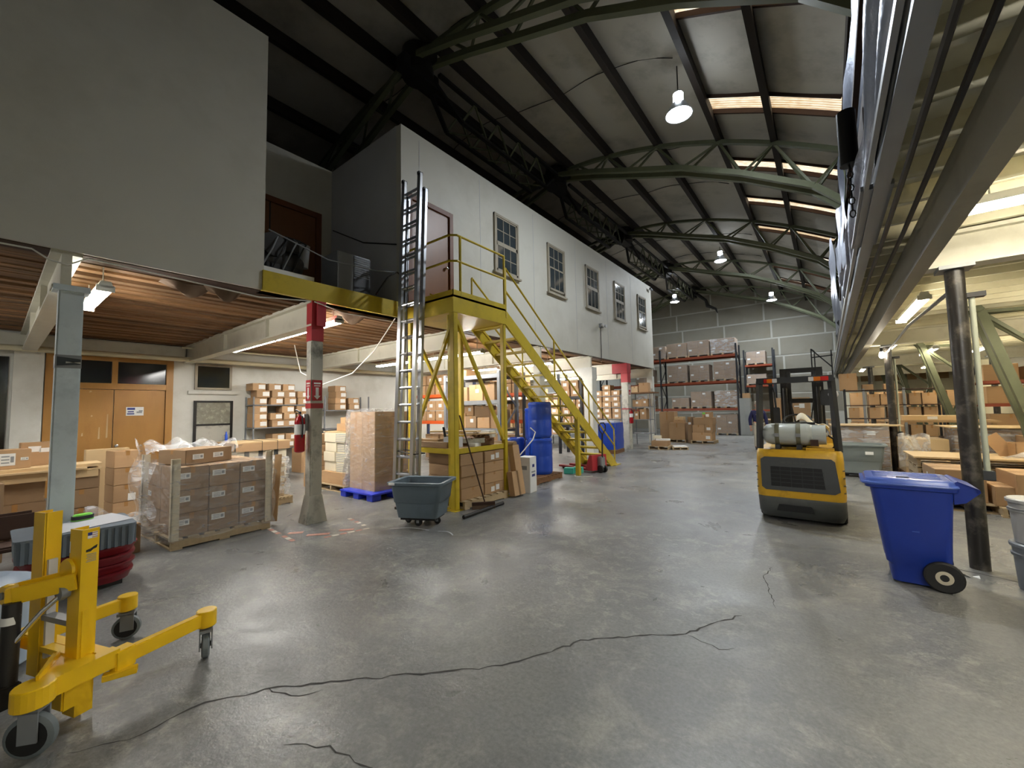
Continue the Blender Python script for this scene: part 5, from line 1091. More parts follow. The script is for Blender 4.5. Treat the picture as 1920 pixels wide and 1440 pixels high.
rack('storage_shelf', 'long grey shelving run full of labelled cartons beyond the broad white column', 17.0, -12.4, -7.15, .5, (.66, 1.21, 1.72, 2.23), along='x', top=2.3)
fill([-11.9, -11.45, -11.0, -10.55, -10.1, -9.65, -9.2, -8.75, -8.3, -7.85, -7.42], 17.25, (.66, .91, 1.21, 1.45, 1.72, 1.965, 2.23, 2.48), (.40, .44, .235), 'small labelled carton on the long shelving, %s row up, %s along', 'cartons on the long shelving', skip=.12)
for q in (-10.7, -8.9): B().cbox((q, 17.0, 1.15), (.035, .035, 2.3)).build('post', 'rack_grey', [o for o in C.objects if o.name.startswith('storage_shelf')][-1])
ss = rack('storage_shelf', 'small grey steel shelf with a plywood top by the far red-headed column', 17.75, -7.0, -6.15, .55, (.55, 1.16, 1.72), along='x', top=2.3)
B().box((-7.15, 17.65, 2.30), (-5.95, 18.4, 2.36)).build('plywood_top', 'pallet_dark', ss)
carton(-6.45, 18.0, 2.36, (.42, .4, .42), 'open brown carton on the plywood top of the small steel shelf', .1, 'cardboard', (), 'y'); carton(-6.85, 18.0, 2.36, (.3, .35, .28), 'pale carton on the plywood top beside the open one', 0, 'kraft_pale', (), 'y')
for k, (x, z, d) in enumerate(((-6.75, 1.72, (.4, .4, .3)), (-6.4, 1.72, (.3, .4, .34)), (-6.8, 1.16, (.2, .35, .35)), (-6.5, 1.16, (.3, .35, .45)))): carton(x, 18.0, z, d, 'carton in the small steel shelf, ' + ['upper tier, column side', 'upper tier, aisle side', 'middle tier, column side', 'middle tier, aisle side'][k], 0, 'cardboard', [('-y', .5, .6, .1, .1)], 'y', 'cartons in the small shelf')
bc = thing('covered_pallet', 'pallet load under a blue plastic cover beyond the stair foot', 'pallet load', (-6.75, 14.6, 0), .1)
B().box((-.5, -.5, 0), (.5, .5, .12)).build('pallet_base', 'pallet_dark', bc); B().box((-.48, -.48, .12), (.48, .48, 1.1)).build('load', 'cardboard_dull', bc); bl = B(); bl.loft([[(x*1.0, y*1.0, z) for x, y in rrect(.98+.03*(k % 2), .98+.03*(k % 2), .06, 3)] for k, z in enumerate((.15, .4, .6, .85, 1.13))]); bl.build('plastic_cover', 'drum_blue', bc, smooth=True)
B().box((-.4, -.4, 1.13), (.4, .4, 1.2)).build('white_top', 'poly_white', bc)
# second row of upper-stock boxes behind the stairs seen between the treads
rack('storage_shelf', 'grey shelf of pale labelled boxes seen between the stair treads', 15.0, -12.2, -8.9, .5, (.6, 1.2, 1.8, 2.4), along='x', top=2.45)
fill([-11.9, -11.4, -10.9, -10.4, -9.9, -9.4], 15.25, (.6, .88, 1.2, 1.48, 1.8, 2.08), (.44, .44, .265), 'pale labelled box on the shelf behind the stairs, %s row, %s along', 'boxes behind the stairs', mats=('kraft_pale', 'cardboard', 'paper_cream'))
# ================================================================ FAR END OF THE HALL
prack('tall pallet rack with rust-red beams at the far end, three tiers of wrapped loads', (-12.4, -8.25, -3.98), 26.0, 1.05, (1.56, 3.14, 4.66), 5.25, 'rack_dark', 'rack_red', bh=.14)
prack('narrower pallet rack with rust-red beams against the far wall', (-4.2, -2.6), 30.3, 1.05, (1.4, 2.98, 4.30), 5.3, 'rack_dark', 'rack_red', bh=.12)
def load(x0, x1, y, z0, z1, label, dp=1.0, wrapmat='wrap', pal=True, nx=2):
    """wrapped pallet load: pallet, cartons block with labels, film"""
    t = thing('wrapped_load', label, 'pallet load', ((x0+x1)/2, y, z0), 0, 'wrapped pallet loads')
    W = x1-x0; h = z1-z0; b0 = .12 if pal else 0
    if pal:
        for s in (-W/2+.05, 0, W/2-.05): B().box((s-.05, -dp/2, .0), (s+.05, dp/2, .10)).build('stringer', 'pallet_wood', t)
        for q in range(5): yy = -dp/2+.05+(dp-.1)*q/4; B().box((-W/2, yy-.045, .10), (W/2, yy+.045, .12)).build('deck_board', 'pallet_wood', t)
    nz = max(1, round((h-b0)/.42))
    for i in range(nx):
        for j in range(nz):
            d = (W/nx-.006, dp-.04, (h-b0)/nz-.004); o = obj('carton', boxmesh(d, 'cardboard_dull'), t, (-W/2+(i+.5)*W/nx, 0, b0+j*(h-b0)/nz))
            if (i+j) % 2 == 0: quadpart('shipping_label', d, '-y', .3 if i else .28, .7, .16, .10, 'paper_white', o, .012)
    per = B(); per.loft([[(x*(1+.006*math.sin(3*i+k)), y_*(1+.006*math.cos(2*i+k)), z) for i, (x, y_) in enumerate(rrect(W+.03, dp, .03, 2))] for k, z in enumerate((b0*.5, b0+.2, h*.5, h*.8, h+.01))]); per.build('stretch_film', wrapmat, t, smooth=True)
    return t
yl = 26.52
for k, (a, b, z0, z1) in enumerate(((-8.75, -7.92, 4.66, 5.5), (-7.82, -6.64, 4.66, 5.58), (-6.60, -5.38, 4.66, 5.62), (-5.30, -4.02, 4.66, 5.6))): load(a, b, yl, z0, z1, 'wrapped carton load on the top tier of the far rack, %s from the office' % ORD[k], wrapmat='wrap' if k < 3 else 'wrap_thick')
for k, (a, b, z0, z1) in enumerate(((-7.84, -6.68, 3.14, 4.22), (-6.53, -5.44, 3.14, 4.16), (-5.19, -4.05, 3.14, 4.27))): load(a, b, yl, z0, z1, 'wrapped carton load on the middle tier of the far rack, %s from the office' % ORD[k])
for k, (a, b, z0, z1) in enumerate(((-7.65, -6.65, 1.56, 2.2), (-6.53, -5.39, 1.56, 2.56), (-5.21, -4.07, 1.56, 2.56))): load(a, b, yl, z0, z1, 'wrapped carton load on the lowest tier of the far rack, %s from the office' % ORD[k], wrapmat='wrap' if k < 2 else 'wrap_thick')
load(-5.2, -4.08, yl, 0, 1.18, 'wrapped carton load on the floor under the far rack', pal=True); load(-9.9, -8.8, yl, 3.14, 4.1, 'dark wrapped load on the far rack just past the office end'); load(-9.9, -8.8, yl, 1.56, 2.4, 'shiny wrapped load on the lowest far rack tier past the office end', wrapmat='wrap_thick')
load(-4.07, -3.0, 30.8, 4.30, 5.17, 'wrapped load on the top tier of the rack against the far wall'); load(-4.1, -3.0, 30.8, 2.98, 3.67, 'wrapped load on the lower tier of the rack against the far wall')
cb = thing('steel_cabinet', 'tall grey steel cabinet at the end of the far rack', 'cabinet', (-3.67, 26.2, 0))
B().box((-.27, -.25, 0), (.27, .25, 2.09)).build('body', 'cabinet_grey', cb, bevel=.008); B().box((-.25, -.262, .06), (-.003, -.252, 2.05)).build('door', 'cabinet_grey', cb); B().box((.003, -.262, .06), (.25, -.252, 2.05)).build('door', 'cabinet_grey', cb); B().box((.02, -.28, 1.0), (.04, -.262, 1.15)).build('handle', 'steel_grey', cb)
carton(-3.6, 26.2, 2.09, (.36, .36, .28), 'tan carton on top of the tall grey cabinet', 0, 'cardboard', (), 'y')
# cartons standing on the far floor
carton(-6.3, 20.8, 0, (.7, .6, 1.45), 'tall brown carton at the back of the far floor group', 0, 'cardboard', (), 'y'); carton(-5.72, 20.4, .14, (.72, .7, .78), 'wide brown carton on a pallet in the far floor group', 0, 'cardboard', (), 'y'); pallet(-5.72, 20.4, 0, .8, .8, 'pallet under the wide brown carton far down the hall')
carton(-5.66, 20.4, .92, (.48, .5, .14), 'open tray carton on the wide brown carton', .1, 'cardboard', (), 'y'); carton(-5.66, 20.42, 1.06, (.4, .42, .14), 'small carton in the open tray far down the hall', 0, 'kraft_pale', (), 'y')
pallet(-4.55, 20.2, .02, 1.0, .9, 'pallet under the square carton stack before the far rack')
carton(-4.55, 20.1, .14, (.82, .7, .36), 'long low carton at the base of the square stack', 0, 'cardboard', [('-y', .8, .4, .18, .14)], 'y'); carton(-4.7, 20.15, .50, (.5, .7, .34), 'carton in the middle of the square stack, office side', 0, 'cardboard', (), 'y'); carton(-4.28, 20.15, .50, (.32, .7, .34), 'carton in the middle of the square stack, aisle side', 0, 'cardboard', [('-y', .5, .5, .16, .12)], 'y'); carton(-4.5, 20.15, .84, (.82, .7, .33), 'wide carton near the top of the square stack', 0, 'cardboard', (), 'y'); tc_ = carton(-4.36, 20.15, 1.17, (.36, .5, .24), 'small carton with a green sticker topping the square stack', 0, 'cardboard', [('-y', .6, .4, .14, .12)], 'y'); quadpart('green_sticker', (.36, .5, .24), '-y', .2, .8, .12, .08, 'lime', tc_, .003)
carton(-5.12, 20.3, 0, (.2, .6, 1.2), 'slim carton beside the square stack', 0, 'cardboard_dull', [('-y', .5, .75, .12, .1)], 'y')
pallet(-5.42, 16.75, .05, .8, .8, 'pale pallet on the far floor with flat parcels'); carton(-5.42, 16.75, .14, (.62, .6, .2), 'flat brown parcel on the pale far pallet', .1, 'cardboard', (), 'x'); carton(-5.35, 16.8, .34, (.55, .3, .06), 'white flat packet on the brown parcel', .3, 'paper_white', (), None, name='flat_packet', cat='packet'); carton(-5.6, 16.9, .40, (.3, .2, .12), 'small white printed carton on the packets', .2, 'paper_cream', (), None)
pallet(-4.75, 16.9, .4, .6, .6, 'small pallet leaning flat beside the parcels', h=.1); carton(-4.75, 16.9, .10, (.5, .5, .03), 'white sheet stack on the small pallet', .5, 'paper_white', (), None, name='sheet_stack', cat='paper')
o = tag(B().cbox((0, 0, .002), (.12, .06, .004)).build('paper_scrap', 'paper_white', None, loc=(-4.3, 12.6, 0)), 'scrap of white paper on the floor past the stairs', 'scrap')
# cartons and frame behind the forklift
carton(-1.95, 23.2, 1.0, (.4, .7, 1.0), 'upright brown carton behind the forklift, cabinet side', 0, 'cardboard', (), 'y'); cx = carton(-1.02, 23.2, 1.0, (.76, .7, 1.0), 'big brown carton with a white sticker behind the forklift', 0, 'cardboard', [('-y', .6, .62, .2, .2), ('-y', .35, .6, .2, .05)], 'y')
tb1 = thing('work_table', 'long plain table carrying big cartons behind the forklift', 'table', (-1.2, 23.2, 0)); B().box((-1.3, -.45, .95), (1.3, .45, 1.0)).build('tabletop', 'lumber', tb1)
for sx in (-1.2, 1.2):
    for sy in (-.4, .4): B().cbox((sx, sy, .475), (.07, .07, .95)).build('leg', 'lumber', tb1)
gf = thing('guard_frame', 'black tubular guard frame high up at the far end of the raised deck', 'frame', (0, 0, 0))
for p, q in (((-.5, 24, 2.9), (-.5, 24, 4.3)), ((.25, 24, 2.9), (.25, 24, 4.2)), ((-.5, 24, 4.3), (.25, 24, 3.4)), ((-.5, 24, 3.9), (.3, 24, 3.95)), ((-.4, 25.2, 2.9), (-.4, 25.2, 4.3)), ((-.5, 24, 4.3), (-.4, 25.2, 4.3)), ((-.5, 24, 0), (-.5, 24, 2.9)), ((-.4, 25.2, 0), (-.4, 25.2, 2.9)), ((.25, 24, 0), (.25, 24, 2.9))): B().bar(p, q, .05, .05).build('tube', 'dark_steel', gf)
# hanging torn strip at the ridge end
hg = B(); hg.tube([(-6.7, 29.9, 9.4), (-6.2, 29.8, 8.9), (-6.1, 29.8, 8.5), (-5.6, 29.7, 8.2), (-5.5, 29.7, 7.9)], [.12, .1, .14, .08, .03], 6); tag(hg.build('hanging_debris', 'dark_steel', smooth=True), 'dark torn strip hanging off the last ridge hub', 'debris')
# ================================================================ PERSON
def skinned(name, verts, edges, rad, mat, parent, lev=2):
    me = bpy.data.meshes.new(name); me.from_pydata(verts, edges, []); o = bpy.data.objects.new(name, me); C.objects.link(o)
    o.parent = parent
    sk = o.modifiers.new('skin', 'SKIN'); ss_ = o.modifiers.new('sub', 'SUBSURF'); ss_.levels = lev; ss_.render_levels = lev
    for i, r in enumerate(rad): me.skin_vertices[0].data[i].radius = r if isinstance(r, tuple) else (r, r)
    me.skin_vertices[0].data[0].use_root = True
    dg = bpy.context.evaluated_depsgraph_get(); dg.update(); m2 = bpy.data.meshes.new_from_object(o.evaluated_get(dg)); o.modifiers.clear(); o.data = m2
    for p in m2.polygons: p.use_smooth = True
    m2.materials.clear(); m2.materials.append(MATS[mat]); return o
pe = thing('person', 'person in a navy sweatshirt and pale trousers walking towards the forklift', 'person', (-2.14, 18.1, 0), .35)
# faces -y; right arm on the picture's left
J = [(0, 0, .98), (0, .0, 1.15), (0, .01, 1.33), (0, 0, 1.46), (0, -.01, 1.56), (0, -.03, 1.66), (0, -.02, 1.75),
     (-.19, .01, 1.42), (-.27, .03, 1.15), (-.28, -.05, .90), (-.28, -.08, .80), (.19, .01, 1.42), (.26, -.02, 1.15), (.25, -.14, .93), (.24, -.18, .84),
     (-.1, 0, .93), (-.11, -.08, .52), (-.11, .04, .1), (-.12, -.12, .05), (.1, 0, .93), (.11, .02, .52), (.11, .14, .1), (.12, -.01, .05)]
E_ = [(0, 1), (1, 2), (2, 3), (3, 4), (4, 5), (5, 6), (2, 7), (7, 8), (8, 9), (9, 10), (2, 11), (11, 12), (12, 13), (13, 14), (0, 15), (15, 16), (16, 17), (17, 18), (0, 19), (19, 20), (20, 21), (21, 22)]
Rd = [(.15, .10), (.14, .10), (.15, .11), (.07, .07), (.055, .055), (.085, .10), (.07, .085), .062, .045, .035, .035, .062, .045, .035, .035, .085, .058, .042, .035, .085, .058, .042, .035]
skinned('body', J, E_, Rd, 'skin', pe)
top = [0, 1, 2, 3, 7, 8, 9, 11, 12, 13]; mp_ = {a: i for i, a in enumerate(top)}
skinned('sweatshirt', [J[a] for a in top], [(mp_[a], mp_[b]) for a, b in E_ if a in mp_ and b in mp_], [(.185, .14), (.185, .14), (.19, .145), (.08, .08), .085, .07, .055, .085, .07, .055], 'sweat_navy', pe)
low = [0, 15, 16, 17, 19, 20, 21]; mp_ = {a: i for i, a in enumerate(low)}
skinned('trousers', [J[a] for a in low], [(mp_[a], mp_[b]) for a, b in E_ if a in mp_ and b in mp_], [(.17, .125), .11, .082, .07, .11, .082, .07], 'trouser', pe)
for a, b in ((17, 18), (21, 22)):
    p, q = Vector(J[a]), Vector(J[b]); sh = B(); sh.loft([[(p.x+u, q.y-.06+v*1.0, z) for u, v in rrect(.10, .28, .045, 3)] for z in (0.0, .05)]+[[(p.x+u*.7, p.y+v*.4, .11) for u, v in rrect(.10, .28, .045, 3)]]); sh.build('shoe', 'black_plastic', pe, smooth=True)
for s, a in ((-1, 10), (1, 14)):
    h = Vector(J[a])
    for k in range(4): B().tube([h+Vector((-.024+k*.016, -.005, -.02)), h+Vector((-.026+k*.017, -.015, -.075)), h+Vector((-.024+k*.016, -.03, -.075-.02*(1.2 if k in (1, 2) else .7)))], .0085, 6).build('finger', 'skin', pe, smooth=True)
    B().tube([h+Vector((-s*.02, -.02, .0)), h+Vector((-s*.042, -.035, -.03)), h+Vector((-s*.04, -.045, -.055))], .010, 6).build('thumb', 'skin', pe, smooth=True)
hr = B(); hr.lathe([(.102, .0), (.106, .04), (.09, .09), (.05, .115), (.0, .12)], (0, .0, 1.72), 'Z', 18); hr.v = [(x, y*1.15+.01, z) for x, y, z in hr.v]; hr.build('hair', 'hair', pe, smooth=True)
B().cyl((0, -.115, 1.685), (0, -.14, 1.66), .014, 6).build('nose', 'skin', pe, smooth=True)
for s in (-.035, .035): B().lathe([(.0, -.006), (.012, -.004), (.012, .004), (0, .006)], (s, -.118, 1.70), 'Y', 8).build('eye', 'black_plastic', pe)
B().box((-.03, -.128, 1.625), (.03, -.118, 1.633)).build('mouth', 'print_red', pe)
for s in (-.098, .098): B().cbox((s, -.01, 1.68), (.02, .04, .06)).build('ear', 'skin', pe, bevel=.008)
for s, z, wd in ((0, 1.32, .2), (0, 1.27, .12)): B().box((-wd/2, -.152, z), (wd/2, -.149, z+.028)).build('chest_print', 'kraft_pale', pe)
# ================================================================ FORKLIFT (rear end towards the camera)
fk = thing('forklift', 'yellow counterbalance forklift seen from behind, gas cylinder on its back', 'forklift', (-.385, 7.08, 0), -.01)
W2 = .515
def section(w, y, r=.08): return None
# counterweight: rounded plan, slightly narrowed top
def cwring(z, s, y0, r=.12):
    P = rrect(2*W2*s, 1.5, r, 5); return [(x, y+.75+y0, z) for x, y in P]
B().loft([cwring(.36, 1.0, .0), cwring(.42, 1.015, -.005), cwring(.9, 1.0, .0), cwring(1.0, .99, .015), cwring(1.04, .965, .04)]).build('counterweight', 'fork_yellow', fk, smooth=True)
B().loft([cwring(.06, .93, .09), cwring(.14, .99, .02), cwring(.34, 1.005, -.004), cwring(.36, .99, .004)]).build('bumper', 'fork_grey', fk, smooth=True)
B().prism([(-.28, .17), (.16, .17), (.13, .26), (-.25, .26)], -.006, .03, 'Y').build('drawbar_slot', 'black_plastic', fk)
gr = B(); P = [(-.45, .50), (-.40, .46), (.40, .46), (.46, .50), (.42, .90), (.38, .935), (-.40, .935), (-.45, .90)]
gr.prism(P, -.014, .05, 'Y'); M('fork_panel', '#45484A', .5, var=.1, scale=6); gr = gr.build('grille_surround', 'fork_panel', fk)
B().prism([(-.33, .52), (.30, .52), (.27, .80), (-.33, .80)], -.017, -.012, 'Y').build('grille_opening', 'black_plastic', fk)
for k in range(4): B().box((-.33, -.020, .575+k*.055), (.29, -.015, .584+k*.055)).build('grille_bar', 'fork_dark', fk)
for k in range(4): B().box((-.22+k*.13, -.021, .52), (-.212+k*.13, -.015, .80)).build('grille_bar', 'fork_dark', fk)
for k in range(5): B().box((-.2+k*.075, -.018, .845), (-.145+k*.075, -.013, .875)).build('raised_lettering', 'fork_grey', fk)
for s in (-1, 1):
    for k in range(4): B().box((s*W2*.985-.012, .02, .48+k*.1), (s*W2*.985+.012, .35, .487+k*.1)).build('vent_slot', 'fork_dark', fk)
B().box((-.46, 1.3, .15), (.46, 2.0, .62)).build('chassis', 'fork_dark', fk, bevel=.02)
for s in (-1, 1):
    for y, r in ((.42, .22), (1.75, .29)):
        wv = B(); wv.lathe([(r*.6, -.09), (r*.95, -.085), (r, -.06), (r, .06), (r*.95, .085), (r*.6, .09)], (s*.43, y, r), 'X', 26); wv.build('tyre', 'rubber', fk, smooth=True)
        B().lathe([(.03, -.07), (r*.58, -.06), (r*.58, .06), (.03, .07)], (s*.45, y, r), 'X', 18).build('wheel_rim', 'fork_yellow', fk, smooth=True)
# overhead guard
for s in (-1, 1):
    B().bar((s*.47, .16, 1.02), (s*.435, .20, 2.06), .06, .07).build('guard_post', 'fork_dark', fk); B().bar((s*.44, 1.75, .62), (s*.42, 1.45, 2.08), .06, .07).build('guard_post', 'fork_dark', fk); B().bar((s*.43, .17, 2.06), (s*.42, 1.5, 2.10), .07, .08).build('guard_rail', 'fork_dark', fk)
B().bar((-.47, .18, 2.06), (.47, .18, 2.06), .06, .085).build('guard_rail', 'fork_dark', fk); B().bar((-.42, 1.5, 2.1), (.42, 1.5, 2.1), .06, .06).build('guard_rail', 'fork_dark', fk)
for k in range(5): B().bar((-.42, .42+k*.23, 2.09), (.42, .42+k*.23, 2.09), .03, .05).build('guard_slat', 'fork_dark', fk)
for x0, x1, mt in ((-.37, -.33, 'lens_red'), (-.33, -.26, 'lens_amber'), (-.26, -.20, 'lens_clear'), (.18, .24, 'lens_clear'), (.24, .32, 'lens_amber'), (.32, .41, 'lens_red')): B().box((x0, .125, 2.025), (x1, .146, 2.085)).build('rear_light', mt, fk, bevel=.004)
# gas cylinder in its cradle
tk = B(); tk.lathe([(.03, -.36), (.09, -.345), (.14, -.30), (.158, -.24), (.158, .20), (.14, .26), (.09, .30), (.05, .31)], (-.08, .25, 1.255), 'X', 28); tk = tk.build('gas_cylinder', 'tank_grey', fk, smooth=True)
for x in (-.20, .06): B().lathe([(.161, -.028), (.164, -.026), (.164, .026), (.161, .028)], (x-.04, .25, 1.255), 'X', 28).build('strap', 'strap_olive', fk, smooth=True); B().cbox((x-.04, .085, 1.25), (.06, .02, .05)).build('buckle', 'steel_grey', fk)
for x in (-.24, .02): B().box((x-.03, .12, 1.03), (x+.03, .38, 1.11)).build('cradle', 'fork_dark', fk)
B().lathe([(.14, .24), (.14, .42), (.13, .42), (.13, .24)], (-.08, .25, 1.255), 'X', 28).build('collar', 'tank_grey', fk, smooth=True); B().cyl((.24, .25, 1.255), (.36, .25, 1.255), .03, 10).build('valve', 'hub_tan', fk, smooth=True); B().tube([(.36, .25, 1.25), (.42, .22, 1.2), (.43, .22, 1.1), (.40, .25, 1.05)], .015, 6).build('gas_hose', 'cable_black', fk, smooth=True)
B().box((.1, .08, 1.04), (.42, .4, 1.075)).build('bracket', 'fork_yellow', fk); B().box((.16, .09, 1.10), (.25, .12, 1.19)).build('regulator', 'dark_wood', fk)
# seat, wheel, dash, mast
B().box((-.25, .62, .8), (.25, 1.1, .98)).build('seat', 'black_plastic', fk, bevel=.03); B().box((-.24, .55, .95), (.24, .66, 1.42)).build('seat_back', 'black_plastic', fk, bevel=.03)
sw = B(); sw.tube([(-.05+.19*math.cos(a), 1.3+.17*math.sin(a), 1.43+.09*math.sin(a)) for a in [i*PI/9 for i in range(18)]], .016, 8, True); sw.build('steering_wheel', 'black_plastic', fk, smooth=True); B().cyl((-.05, 1.3, 1.43), (-.05, 1.5, 1.1), .03, 8).build('steering_column', 'black_plastic', fk)
cl_ = B(); cl_.sheet(lambda u, v: (-.05+.42*u, 1.05+.25*v, 1.42+.10*math.sin(3*u+1.0)*math.sin(PI*v)+.04*math.sin(9*u)-.12*u*u), 14, 10); cl_.build('cloth', 'paper_cream', fk, smooth=True)
B().box((-.42, 1.55, .6), (.42, 1.8, 1.15)).build('cowl', 'fork_yellow', fk, bevel=.02)
for s, x in ((-1, -.27), (1, .27)):
    B().box((x-.05, 1.98, .08), (x+.05, 2.08, 2.35)).build('mast_upright', 'dark_steel', fk); B().box((x-.085*s-.03, 2.0, .08), (x-.085*s+.03, 2.07, 2.3)).build('mast_inner', 'fork_dark', fk)
    B().cyl((x-.02*s, 1.92, .3), (x-.02*s, 1.94, 2.0), .035, 12).build('lift_cylinder', 'dark_steel', fk, smooth=True); B().tube([(x-.12*s, 1.9, 1.0), (x-.16*s, 1.85, 1.35), (x-.1*s, 1.9, 1.75)], .012, 6).build('mast_hose', 'cable_black', fk)
for z in (.4, 2.28, 1.72): B().box((-.32, 2.02, z), (.32, 2.07, z+.08)).build('mast_cross', 'dark_steel', fk)
for x in (-.22, .22): B().box((x-.05, 2.12, .06), (x+.05, 3.15, .10)).build('fork_tine', 'dark_steel', fk); B().box((x-.05, 2.10, .06), (x+.05, 2.15, .6)).build('fork_shank', 'dark_steel', fk)
B().box((-.45, 2.14, .35), (.45, 2.18, .42)).build('carriage_bar', 'dark_steel', fk)
B().tube([(-.40, 1.5, 2.0), (-.36, 1.35, 1.9), (-.34, 1.3, 1.55)], .018, 8).build('mirror_arm', 'fork_dark', fk); B().cbox((-.335, 1.3, 1.5), (.10, .03, .3)).build('side_guard', 'fork_dark', fk, bevel=.012)
B().cbox((.36, 1.3, 1.80), (.16, .06, .26)).build('work_lamp_box', 'fork_dark', fk, bevel=.012); B().lathe([(.05, -.02), (.06, .02), (.04, .03)], (.45, .3, 1.83), 'Y', 12).build('rear_lamp', 'lens_clear', fk, smooth=True)
# ================================================================ BLUE WHEELED BIN
wb_ = thing('wheeled_bin', 'blue wheeled bin with a paler lid and black wheels', 'bin', (.575, 5.54, 0), -.02)
def bring(z, x0, x1, wy, r=.06): return [(x+(x0+x1)/2, y, z) for x, y in rrect(x1-x0, wy, r, 4)]
B().loft([bring(.02, -.17, .16, .44, .05), bring(.17, -.18, .17, .45, .05), bring(.19, -.205, .235, .48), bring(.5, -.24, .25, .51), bring(.9, -.285, .275, .56)]).build('body', 'bin_blue', wb_, smooth=True)
B().loft([bring(.885, -.30, .29, .58), bring(.89, -.325, .30, .60), bring(.925, -.33, .305, .61), bring(.935, -.29, .28, .57)]).build('body_rim', 'bin_blue', wb_, smooth=True)
B().loft([bring(.918, -.345, .30, .62), bring(.93, -.36, .31, .635), bring(.942, -.355, .305, .63), bring(.948, -.33, .29, .60), bring(.972, -.318, .282, .585), bring(.980, -.29, .27, .55), bring(.984, -.2, .25, .46)]).build('lid', 'bin_lid', wb_, smooth=True)
for k in range(5): B().bar((-.26, -.16+k*.08, .983), (.22, -.17+k*.085, .984), .022, .008).build('lid_ridge', 'bin_lid', wb_, bevel=.003)
B().cbox((-.05, -.18, .985), (.09, .02, .012)).build('lid_slot', 'black_plastic', wb_)
for s in (-.24, .21): B().prism([(.27, .78), (.34, .80), (.435, .90), (.43, .925), (.30, .985), (.27, .95)], s, s+.03, 'Y').build('handle_bracket', 'bin_blue', wb_)
B().prism([(.28, .975), (.30, .985), (.43, .925), (.425, .91)], -.24, .24, 'Y').build('handle_hood', 'bin_blue', wb_); B().cyl((.415, -.24, .905), (.415, .24, .905), .017, 10).build('handle_bar', 'bin_blue', wb_, smooth=True)
for s in (-1, 1):
    B().lathe([(.075, -.03), (.12, -.032), (.132, -.02), (.132, .02), (.12, .032), (.075, .03)], (.165, s*.255, .132), 'Y', 28).build('wheel', 'rubber', wb_, smooth=True)
    B().lathe([(.01, -.026), (.05, -.03), (.086, -.022), (.086, .022), (.05, .03), (.01, .026)], (.165, s*.257, .132), 'Y', 24).build('hub_cap', 'hub_tan', wb_, smooth=True)
B().cyl((.165, -.27, .132), (.165, .27, .132), .012, 8).build('axle', 'steel_grey', wb_); B().add([(-.02, -.268, .50), (.03, -.268, .50), (.03, -.2685, .515), (-.02, -.2685, .51)], [(0, 1, 2, 3)]).build('embossed_mark', 'bin_lid', wb_)
pp = B(); pp.sheet(lambda u, v: (.86+.2*u, 5.9+.06*v-.06*u, .008+.02*math.sin(5*u+2*v)), 8, 3); tag(pp.build('crumpled_tissue', 'paper_white', smooth=True), 'crumpled white tissue on the floor behind the blue bin', 'tissue')
# ================================================================ BUCKETS AT THE EDGE
def bucket(x, y, z, h, r, mat, label, lid=True):
    t = thing('plastic_bucket', label, 'bucket', (x, y, z), 0, 'plastic buckets')
    B().lathe([(r*.84, 0), (r*.86, .01), (r*.95, h*.72), (r*1.03, h*.74), (r*1.03, h*.80), (r*.97, h*.82), (r, h*.95), (r*1.06, h*.96), (r*1.06, h), (r*.98, h), (r*.9, h*.9)], n=28).build('pail', mat, t, smooth=True)
    if lid: B().lathe([(r*1.08, h-.02), (r*1.09, h+.005), (r*1.02, h+.015), (r*.8, h+.01)], n=28).build('lid', mat, t, smooth=True)
    B().tube([(r*1.05*math.cos(a), r*1.05*math.sin(a)-.0, h*.8-.10*math.sin(a*1.0 if a < PI else 0)) for a in [PI+i*PI/10 for i in range(11)]], .005, 6).build('wire_handle', 'steel_grey', t)
bucket(1.42, 5.78, 0, .40, .165, 'bucket_grey', 'grey plastic bucket on the floor at the picture edge', True); bucket(1.42, 5.78, .416, .38, .165, 'bucket_white', 'white lidded bucket standing on the grey bucket')
# ================================================================ GOODS BENEATH THE RIGHT DECK
pallet(1.62, 9.75, .04, .95, 1.0, 'pallet under the low tan cartons behind the blue bin')
carton(1.55, 9.75, .14, (.55, .85, .48), 'wide tan carton right behind the blue bin', .04, 'cardboard', [('-y', .1, .3, .06, .06), ('-x', .4, .7, .08, .08)], 'x')
carton(2.55, 9.55, .14, (.95, .8, .48), 'large tan carton beyond the first black post', .03, 'cardboard', (), 'x'); carton(1.98, 9.5, .14, (.2, .6, .28), 'low tan carton tucked between two bigger ones', .03, 'cardboard', (), 'x'); pallet(2.5, 9.55, .03, 1.2, .95, 'pallet under the large tan carton beyond the first black post')
for k in range(4): pallet(2.1, 11.0, .02, 1.75, .95, 'pale pallet in the pallet pile behind the tan cartons, %s from the floor' % ORD[k], h=.15, z=k*.17, group='pallet pile under the deck')
ks = tag(B().box((-.95, -.55, 0), (.95, .55, .03)).build('kraft_sheet', 'kraft_pale', None, loc=(2.12, 10.95, .68), rz=.02), 'broad pale board covering the pallet pile', 'board')
oc = thing('open_carton', 'open tan carton with spread flaps on the covered pallet pile', 'box', (2.75, 11.1, .71), .2)
for lo, hi in (((-.3, -.22, 0), (.3, -.21, .24)), ((-.3, .21, 0), (.3, .22, .24)), ((-.3, -.22, 0), (-.29, .22, .24)), ((.29, -.22, 0), (.3, .22, .24)), ((-.3, -.22, 0), (.3, .22, .01))): B().box(lo, hi).build('side', 'cardboard', oc)
B().bar((-.3, 0, .24), (-.48, 0, .12), .44, .008, (0, 1, 0)).build('flap', 'cardboard', oc); B().bar((.3, 0, .24), (.5, 0, .2), .44, .008, (0, 1, 0)).build('flap', 'cardboard', oc)
